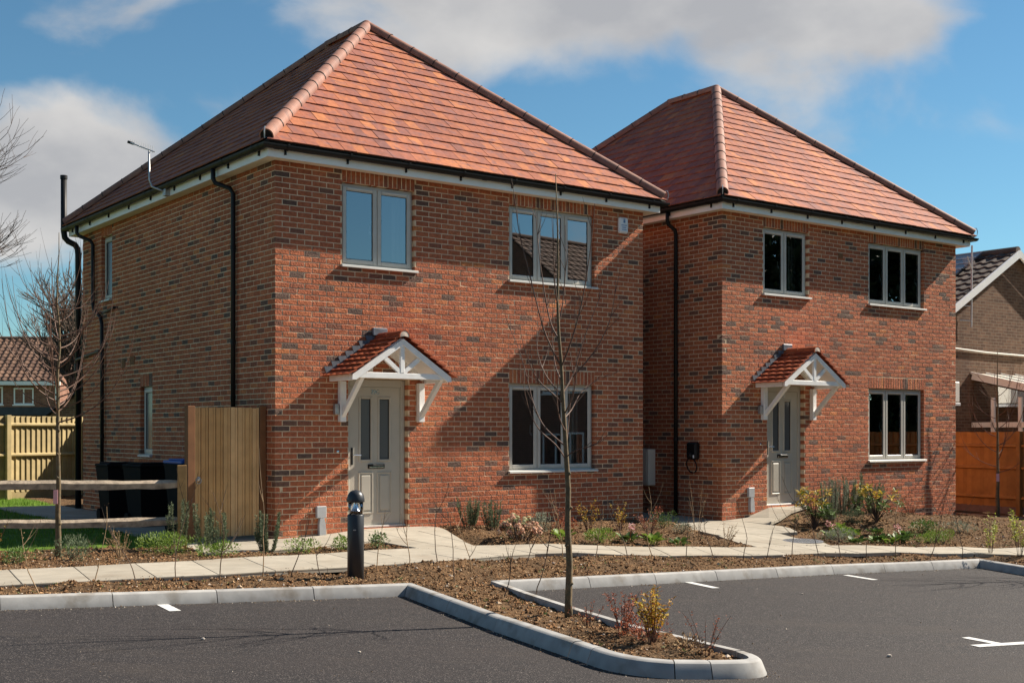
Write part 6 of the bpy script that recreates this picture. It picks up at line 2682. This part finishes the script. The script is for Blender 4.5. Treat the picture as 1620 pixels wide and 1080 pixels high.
# ------------------------------------------------------------------ neighbours
def gable_roof(parent, x0, x1, y0, y1, ze, zr, mt, over=.3, tile=(.33, .32), axis='y', roll=.028, name='roof'):
    """two slopes of rolled concrete tiles; ridge runs along `axis`"""
    ro = None
    for side in (-1, 1):
        m = MB()
        if axis == 'y':
            mid = (x0 + x1) / 2
            e = Vector(((x0 - over) if side < 0 else (x1 + over), y0, ze - over * (zr - ze) / ((x1 - x0) / 2)))
            up = Vector((mid, y0, zr)) - e
            ax, L = Vector((0, 1, 0)), y1 - y0
        else:
            mid = (y0 + y1) / 2
            e = Vector((x0, (y0 - over) if side < 0 else (y1 + over), ze - over * (zr - ze) / ((y1 - y0) / 2)))
            up = Vector((x0, mid, zr)) - e
            ax, L = Vector((1, 0, 0)), x1 - x0
        sl = up.length
        up.normalize()
        nn = ax.cross(up)
        if nn.z < 0:
            nn = -nn
        rows = int(sl / tile[1])
        cols = int(L / tile[0])
        tw, g = L / cols, sl / rows
        pr = [(0, 0), (.18, .9), (.36, 1), (.54, .35), (.75, -.1), (1, 0)]
        for j in range(rows):
            for i in range(cols):
                vs = []
                for u, h in ((j * g, .045), (j * g + g * 1.05, .015)):
                    for a, c in pr:
                        vs.append(tuple(e + ax * (i + a) * tw + up * u + nn * (h + c * roll)))
                n = len(pr)
                fs = [(k, k + 1, n + k + 1, n + k) for k in range(n - 1)]
                vs += [tuple(Vector(v) - nn * .03) for v in vs[:n]]
                fs += [(k, 2 * n + k, 2 * n + k + 1, k + 1) for k in range(n - 1)]
                m.add(vs, fs)
        o = link('tile_slope', m.mesh('tile_slope'), MT[mt], parent)
        o['kind'] = 'stuff'
        b = MB()
        b.add([tuple(e - nn * .01), tuple(e + ax * L - nn * .01), tuple(e + ax * L + up * sl - nn * .01), tuple(e + up * sl - nn * .01)], [(0, 1, 2, 3)])
        link('roof_deck', b.mesh('roof_deck'), MT['stone_cap'], parent)
    r = MB()
    if axis == 'y':
        r.tube([((x0 + x1) / 2, y0, zr + .02), ((x0 + x1) / 2, y1, zr + .02)], .11, 10)
    else:
        r.tube([(x0, (y0 + y1) / 2, zr + .02), (x1, (y0 + y1) / 2, zr + .02)], .11, 10)
    link('ridge', r.mesh('ridge'), MT[mt], parent)


def small_window(parent, x0, x1, y, z0, z1, n=2, fm='fascia'):
    m = MB()
    f = .06
    m.box(x0, x1, y - .03, y + .02, z1 - f, z1)
    m.box(x0, x1, y - .03, y + .02, z0, z0 + f)
    for i in range(n + 1):
        a = x0 + (x1 - x0 - f) * i / n
        m.box(a, a + f, y - .0295, y + .0195, z0 + f, z1 - f)
    o = link('window', m.mesh('window'), MT[fm], parent)
    m = MB()
    m.box(x0 - .05, x1 + .05, y - .08, y + .02, z0 - .06, z0 - .001)
    link('window_sill', m.mesh('window_sill'), MT[fm], o)
    for i in range(n):
        p = MB()
        a = x0 + f + (x1 - x0 - f) * i / n
        p.add([(a, y + .005, z0 + f), (a + (x1 - x0 - f) / n - f, y + .005, z0 + f), (a + (x1 - x0 - f) / n - f, y + .005, z1 - f), (a, y + .005, z1 - f)], [(0, 1, 2, 3)])
        link('pane', p.mesh('pane'), MT['glass'], o)


def right_neighbour():
    # gable end faces the parking; apex at local x = 0
    o = empty('gable_house', (12.55, 30.9, -.25), TH, label='brown brick gable end house with dark tiles behind the stained fence', cat='house')
    z = .4
    hw = 4.2
    ze, zr = 3.45 + z, 5.78 + z
    m = MB()
    m.prism([(-hw, 0), (hw, 0), (hw, ze), (0, zr - .05), (-hw, ze)], (0, 0, 0), (1, 0, 0), (0, 0, 1), (0, 1, 0), .3)
    m.box(-hw, -hw + .3, .3, 11, 0, ze)
    m.box(hw - .3, hw, .3, 11, 0, ze)
    m.box(-hw + .3, hw - .3, 10.7, 11, 0, ze)
    link('wall', m.mesh('wall'), MT['brown_brick'], o)
    gable_roof(o, -hw, hw, -.12, 11, ze, zr, 'dark_tile', .25, (.30, .30))
    sl = (zr - ze) / hw
    for sx in (-1, 1):
        b = MB()
        b.prism([(sx * (hw + .3), ze - .3 * sl - .16), (sx * (hw + .3), ze - .3 * sl + .02), (0, zr + .03), (0, zr - .15)], (0, -.18, 0), (1, 0, 0), (0, 0, 1), (0, 1, 0), .05)
        link('bargeboard', b.mesh('bargeboard'), MT['fascia'], o)
    # solar panels on the left slope
    up = Vector((hw, 0, zr - ze)).normalized()
    nn = Vector((-up.z, 0, up.x))
    for j in range(2):
        for i in range(4):
            p = Vector((-hw, .75 + i * 1.72, ze)) + up * (2.62 + j * 1.06) + nn * .16
            b = MB()
            q = [p, p + Vector((0, 1.66, 0)), p + Vector((0, 1.66, 0)) + up * 1.0, p + up * 1.0]
            b.add([tuple(v) for v in q] + [tuple(v - nn * .04) for v in q], [(0, 3, 2, 1), (4, 5, 6, 7), (0, 1, 5, 4), (1, 2, 6, 5), (2, 3, 7, 6), (3, 0, 4, 7)])
            so = link('solar_panel', b.mesh('solar_panel'), MT['solar'], o)
            e = MB()
            for k in range(4):
                a = p + up * (k / 3.0) * .985
                e.beam(tuple(a + nn * .006), tuple(a + Vector((0, 1.66, 0)) + nn * .006), .03, .012, tuple(nn))
            link('panel_rail', e.mesh('panel_rail'), MT['solar_rail'], so)
    # conduit, lead, air conditioner
    m = MB()
    m.tube([(-4.2, -.03, 3.35 + z), (-2.9, -.035, 3.28 + z), (-1.2, -.03, 3.22 + z), (.6, -.03, 3.2 + z)], .022, 6)
    link('cable', m.mesh('cable'), MT['beige'], o)
    m = MB()
    m.cbox(-3.72, -2.86, -.36, -.02, 1.98 + z, 2.46 + z, .02)
    ac = link('air_conditioner', m.mesh('air_conditioner'), MT['beige'], o)
    for k in range(12):
        g = MB()
        g.box(-3.68, -3.14, -.372, -.362, 2.03 + z + k * .033, 2.045 + z + k * .033)
        link('grille_slat', g.mesh('grille_slat'), MT['grey_box'], ac)
    m = MB()
    m.cbox(-3.75, -2.83, -.36, -.0, 1.90 + z, 1.965 + z, .005)
    link('wall_bracket', m.mesh('wall_bracket'), MT['grey_box'], o)
    m = MB()
    m.tube([(-2.0, -.10, 3.8 + z), (-2.0, -.12, 5.75 + z)], .022, 8)
    m.tube([(-2.35, -.02, 3.95 + z), (-2.0, -.1, 3.95 + z)], .014, 6)
    m.tube([(-2.35, -.02, 4.3 + z), (-2.0, -.1, 4.3 + z)], .014, 6)
    m.tube([(-2.0, -.11, 5.20 + z), (-2.55, -.35, 5.42 + z)], .012, 6)
    for k in range(9):
        a = Vector((-2.03 - .06 * k, -.12 - .026 * k, 5.21 + z + .024 * k))
        m.tube([a + Vector((-.05, .12, 0)), a - Vector((-.05, .12, 0))], .006, 4)
    link('aerial', m.mesh('aerial'), MT['grey_box'], o)
    # white framed lean-to in front of the gable
    c = MB()
    x0, x1, y0 = -1.85, 2.6, -2.2
    for x in (x0, -.55, 1.0, x1 - .09):
        c.box(x, x + .09, y0, y0 + .09, 0, 2.02 + z)
    c.box(x0, x1, y0 - .005, y0 + .095, .95 + z, 1.10 + z)
    c.box(x0, x1, y0 - .006, y0 + .096, 1.40 + z, 1.52 + z)
    c.box(x0, x1, y0 - .007, y0 + .097, 1.98 + z, 2.12 + z)
    c.box(x0, x0 + .09, y0 + .095, -.01, .95 + z, 1.10 + z)
    c.box(x0, x0 + .09, y0 + .095, -.01, 1.40 + z, 1.52 + z)
    for k in range(2):
        c.box(x0, x0 + .0899, y0 + .9 + k * .7, y0 + .98 + k * .7, 1.1 + z, 2.1 + z)
    c.beam((x0 + .045, y0 - .15, 2.10 + z), (x0 + .045, -.02, 2.62 + z), .11, .14)
    lo = link('lean_to', c.mesh('lean_to'), MT['fascia'], o)
    c = MB()
    c.box(x0 + .01, x1 - .01, y0 + .02, -.02, 0, .949 + z)
    link('plinth', c.mesh('plinth'), MT['brown_brick'], o)
    for k in range(7):
        xx = x0 + k * (x1 - x0) / 7
        c = MB()
        c.add([(xx + .02, y0 - .2, 2.15 + z), (xx + (x1 - x0) / 7 - .02, y0 - .2, 2.15 + z), (xx + (x1 - x0) / 7 - .02, -.0, 2.70 + z), (xx + .02, -.0, 2.70 + z)], [(0, 1, 2, 3)])
        link('roof_sheet', c.mesh('roof_sheet'), MT['cream'], lo)
        c = MB()
        c.beam((xx, y0 - .2, 2.16 + z), (xx, 0, 2.71 + z), .05, .05)
        link('glazing_bar', c.mesh('glazing_bar'), MT['fascia'], lo)
    for a, b in ((x0 + .09, -.55), (-.46, 1.0), (1.09, x1 - .09)):
        c = MB()
        c.add([(a, y0 + .05, 1.1 + z), (b, y0 + .05, 1.1 + z), (b, y0 + .05, 2.0 + z), (a, y0 + .05, 2.0 + z)], [(0, 1, 2, 3)])
        link('pane', c.mesh('pane'), MT['glass'], lo)
    c = MB()
    c.add([(x0 + .04, y0 + .1, 1.1 + z), (x0 + .04, -.05, 1.1 + z), (x0 + .04, -.05, 2.5 + z), (x0 + .04, y0 + .1, 2.05 + z)], [(0, 1, 2, 3)])
    link('pane', c.mesh('pane'), MT['glass'], lo)


right_neighbour()


def left_neighbours():
    o = empty('tiled_house', (-25.5, 58, -1.0), R(6), label='distant brick house with brown tiled roof and white windows at the left', cat='house')
    z = 1.0
    w0, w1 = -6, 4.15
    m = MB()
    m.box(w0, w1, 0, .3, 0, 4.0 + z)
    m.box(w0, w0 + .3, .3, 7, 0, 4.0 + z)
    m.box(w1 - .3, w1, .3, 7, 0, 4.0 + z)
    m.box(w0 + .3, w1 - .3, 6.7, 7, 0, 4.0 + z)
    m.prism([(0, 0), (7, 0), (3.5, 2.0)], (w1 - .28, 0, 4.0 + z), (0, 1, 0), (0, 0, 1), (1, 0, 0), .25)
    link('wall', m.mesh('wall'), MT['red_brick_far'], o)
    gable_roof(o, w0, w1 + .12, 0, 7, 4.0 + z, 6.05 + z, 'brown_tile', .35, (.30, .33), axis='x', roll=.05)
    m = MB()
    m.box(w0, w1 + .1, -.42, -.32, 3.62 + z, 3.80 + z)
    link('gutter', m.mesh('gutter'), MT['fascia'], o)
    m = MB()
    m.box(w1 - .2, w1 - .12, -.10, -.02, 0, 3.7 + z)
    link('downpipe', m.mesh('downpipe'), MT['fascia'], o)
    small_window(o, .35, 1.55, -.0, 2.72 + z, 3.55 + z, 2)
    small_window(o, 2.05, 2.95, -.0, 2.72 + z, 3.50 + z, 2)
    small_window(o, -2.2, -.9, -.0, 2.72 + z, 3.55 + z, 2)
    g = empty('garage_block', (-20.5, 44, -.6), R(4), label='low flat roofed garage row with white doors behind the pale fence', cat='garages')
    m = MB()
    for i in range(6):
        m.box(-6 + i * 2.75, -6 + i * 2.75 + .42, 0, 5, 0, 2.55)
    m.box(-6, 10.4, 4.8, 5.0, 0, 2.55)
    m.box(-6, 10.4, .02, .30, 2.42, 2.62)
    link('wall', m.mesh('wall'), MT['red_brick_far'], g)
    m = MB()
    m.box(-6.2, 10.6, -.25, 5.2, 2.63, 2.92)
    link('flat_roof', m.mesh('flat_roof'), MT['stone_cap'], g)
    for i in range(5):
        m = MB()
        for k in range(6):
            m.box(-5.55 + i * 2.75, -3.30 + i * 2.75, .12 - .01 * (k % 2), .18, k * .40 + .005, k * .40 + .395)
        link('garage_door', m.mesh('garage_door'), MT['garage_door'], g)
    s = empty('brick_shed', (-13.6, 40, -.9), R(10), label='small brick outbuilding with pitched roof between the bare tree and the near house', cat='shed')
    m = MB()
    m.prism([(-1.5, 0), (2.5, 0), (2.5, 2.7), (.5, 4.3), (-1.5, 2.7)], (0, 0, 0), (1, 0, 0), (0, 0, 1), (0, 1, 0), 5)
    link('wall', m.mesh('wall'), MT['brown_brick'], s)
    gable_roof(s, -1.5, 2.5, -.1, 5.1, 2.75, 4.36, 'dark_tile', .2, (.3, .3))


left_neighbours()


def opposite_house():
    """stands outside the frame to the right; seen as the dark roof line mirrored in the upper window"""
    o = empty('opposite_house', (24.5, 12.0, -.7), R(-62), label='brick house outside the right edge, mirrored in the near upper window', cat='house')
    m = MB()
    w, d, h = 5.0, 8.0, 5.2
    m.box(-w, w, 0, .3, 0, h)
    m.box(-w, -w + .3, .3, d, 0, h)
    m.box(w - .3, w, .3, d, 0, h)
    m.box(-w + .3, w - .3, d - .3, d, 0, h)
    for y in (0.002, d - .302):
        m.prism([(-w, 0), (w, 0), (0, 4.0)], (0, y, h), (1, 0, 0), (0, 0, 1), (0, 1, 0), .3)
    link('wall', m.mesh('wall'), MT['red_brick_far'], o)
    gable_roof(o, -w, w, -.1, d + .1, h, h + 4.05, 'brown_tile', .3, (.33, .33))
    for x in (-3.6, 1.6):
        for z0 in (.9, 3.5):
            small_window(o, x, x + 1.8, -.005, z0, z0 + 1.2, 3)


opposite_house()


def leafy_tree(x, y, z, h, w, seed, label):
    """dense evergreen out of frame; darkens the reflections in the window panes"""
    r = random.Random(seed)
    t = empty('evergreen_tree', (x, y, z), label=label, cat='tree', group='evergreens outside the right edge')
    m = MB()
    m.tube([(0, 0, 0), (.1, 0, h * .4), (0, .1, h * .8)], [.28, .2, .06], 8)
    link('trunk', m.mesh('trunk'), MT['old_bark'], t)
    lf = MB()
    lobes = [(Vector((r.gauss(0, w * .24), r.gauss(0, w * .24), h * r.uniform(.10, .88))), w * r.uniform(.18, .28)) for _ in range(40)]
    for c, a in lobes:
        for _ in range(70):
            v = Vector((r.gauss(0, 1), r.gauss(0, 1), r.gauss(0, 1))).normalized() * r.uniform(.1, .75)
            lf.leaf(c + v * a, Vector((r.gauss(0, 1), r.gauss(0, 1), r.gauss(0, 1))), .9, .8)
        for _ in range(420):
            v = Vector((r.gauss(0, 1), r.gauss(0, 1), r.gauss(0, 1))).normalized() * r.uniform(.6, 1)
            lf.leaf(c + v * a, v + Vector((r.gauss(0, .5), r.gauss(0, .5), .2)), .26, .14)
    link('crown', lf.mesh('crown'), MT['evergreen'], t)


for i, (x, y, h_, w_) in enumerate(((29, 16.5, 10.5, 5.5), (31, 20.5, 11.5, 6.5), (32, 25.5, 11.0, 6.5), (33, 31, 11.5, 7), (30, 6.5, 6, 5.5), (33, 36.5, 10.5, 7))):
    leafy_tree(x, y, -.7, h_, w_, 60 + i, '%s evergreen outside the right edge, mirrored in the windows' % ORD[i])


def sky_blocking_houses():
    """unseen houses added behind the camera to block low sky and deepen the shade"""
    for i, (x, y, rz) in enumerate(((-19, -13, 172), (-6.5, -14.5, 176), (6, -15.5, 180), (18.5, -14.5, 184))):  # added out of view to cut sky light on the house fronts
        o = empty('opposite_house', (x, y, -.7), R(rz), label='%s unseen brick house added behind the camera to block low sky' % ORD[i], cat='house', group='unseen houses added behind the camera')
        m = MB()
        w, d, h = 5.2, 8.0, 5.2
        m.box(-w, w, 0, .3, 0, h)
        m.box(-w, -w + .3, .3, d, 0, h)
        m.box(w - .3, w, .3, d, 0, h)
        m.box(-w + .3, w - .3, d - .3, d, 0, h)
        m.prism([(0, 0), (d, 0), (d / 2, 3.6)], (-w, 0, h), (0, 1, 0), (0, 0, 1), (1, 0, 0), .3)
        m.prism([(0, 0), (d, 0), (d / 2, 3.6)], (w - .3, 0, h), (0, 1, 0), (0, 0, 1), (1, 0, 0), .3)
        link('wall', m.mesh('wall'), MT['red_brick_far'], o)
        gable_roof(o, -w, w, 0, d, h, h + 3.65, 'brown_tile', .3, (.5, .5), axis='x')
        for xx in (-3.9, 1.9):
            for z0 in (.9, 3.5):
                small_window(o, xx, xx + 1.9, -.005, z0, z0 + 1.2, 3)


sky_blocking_houses()
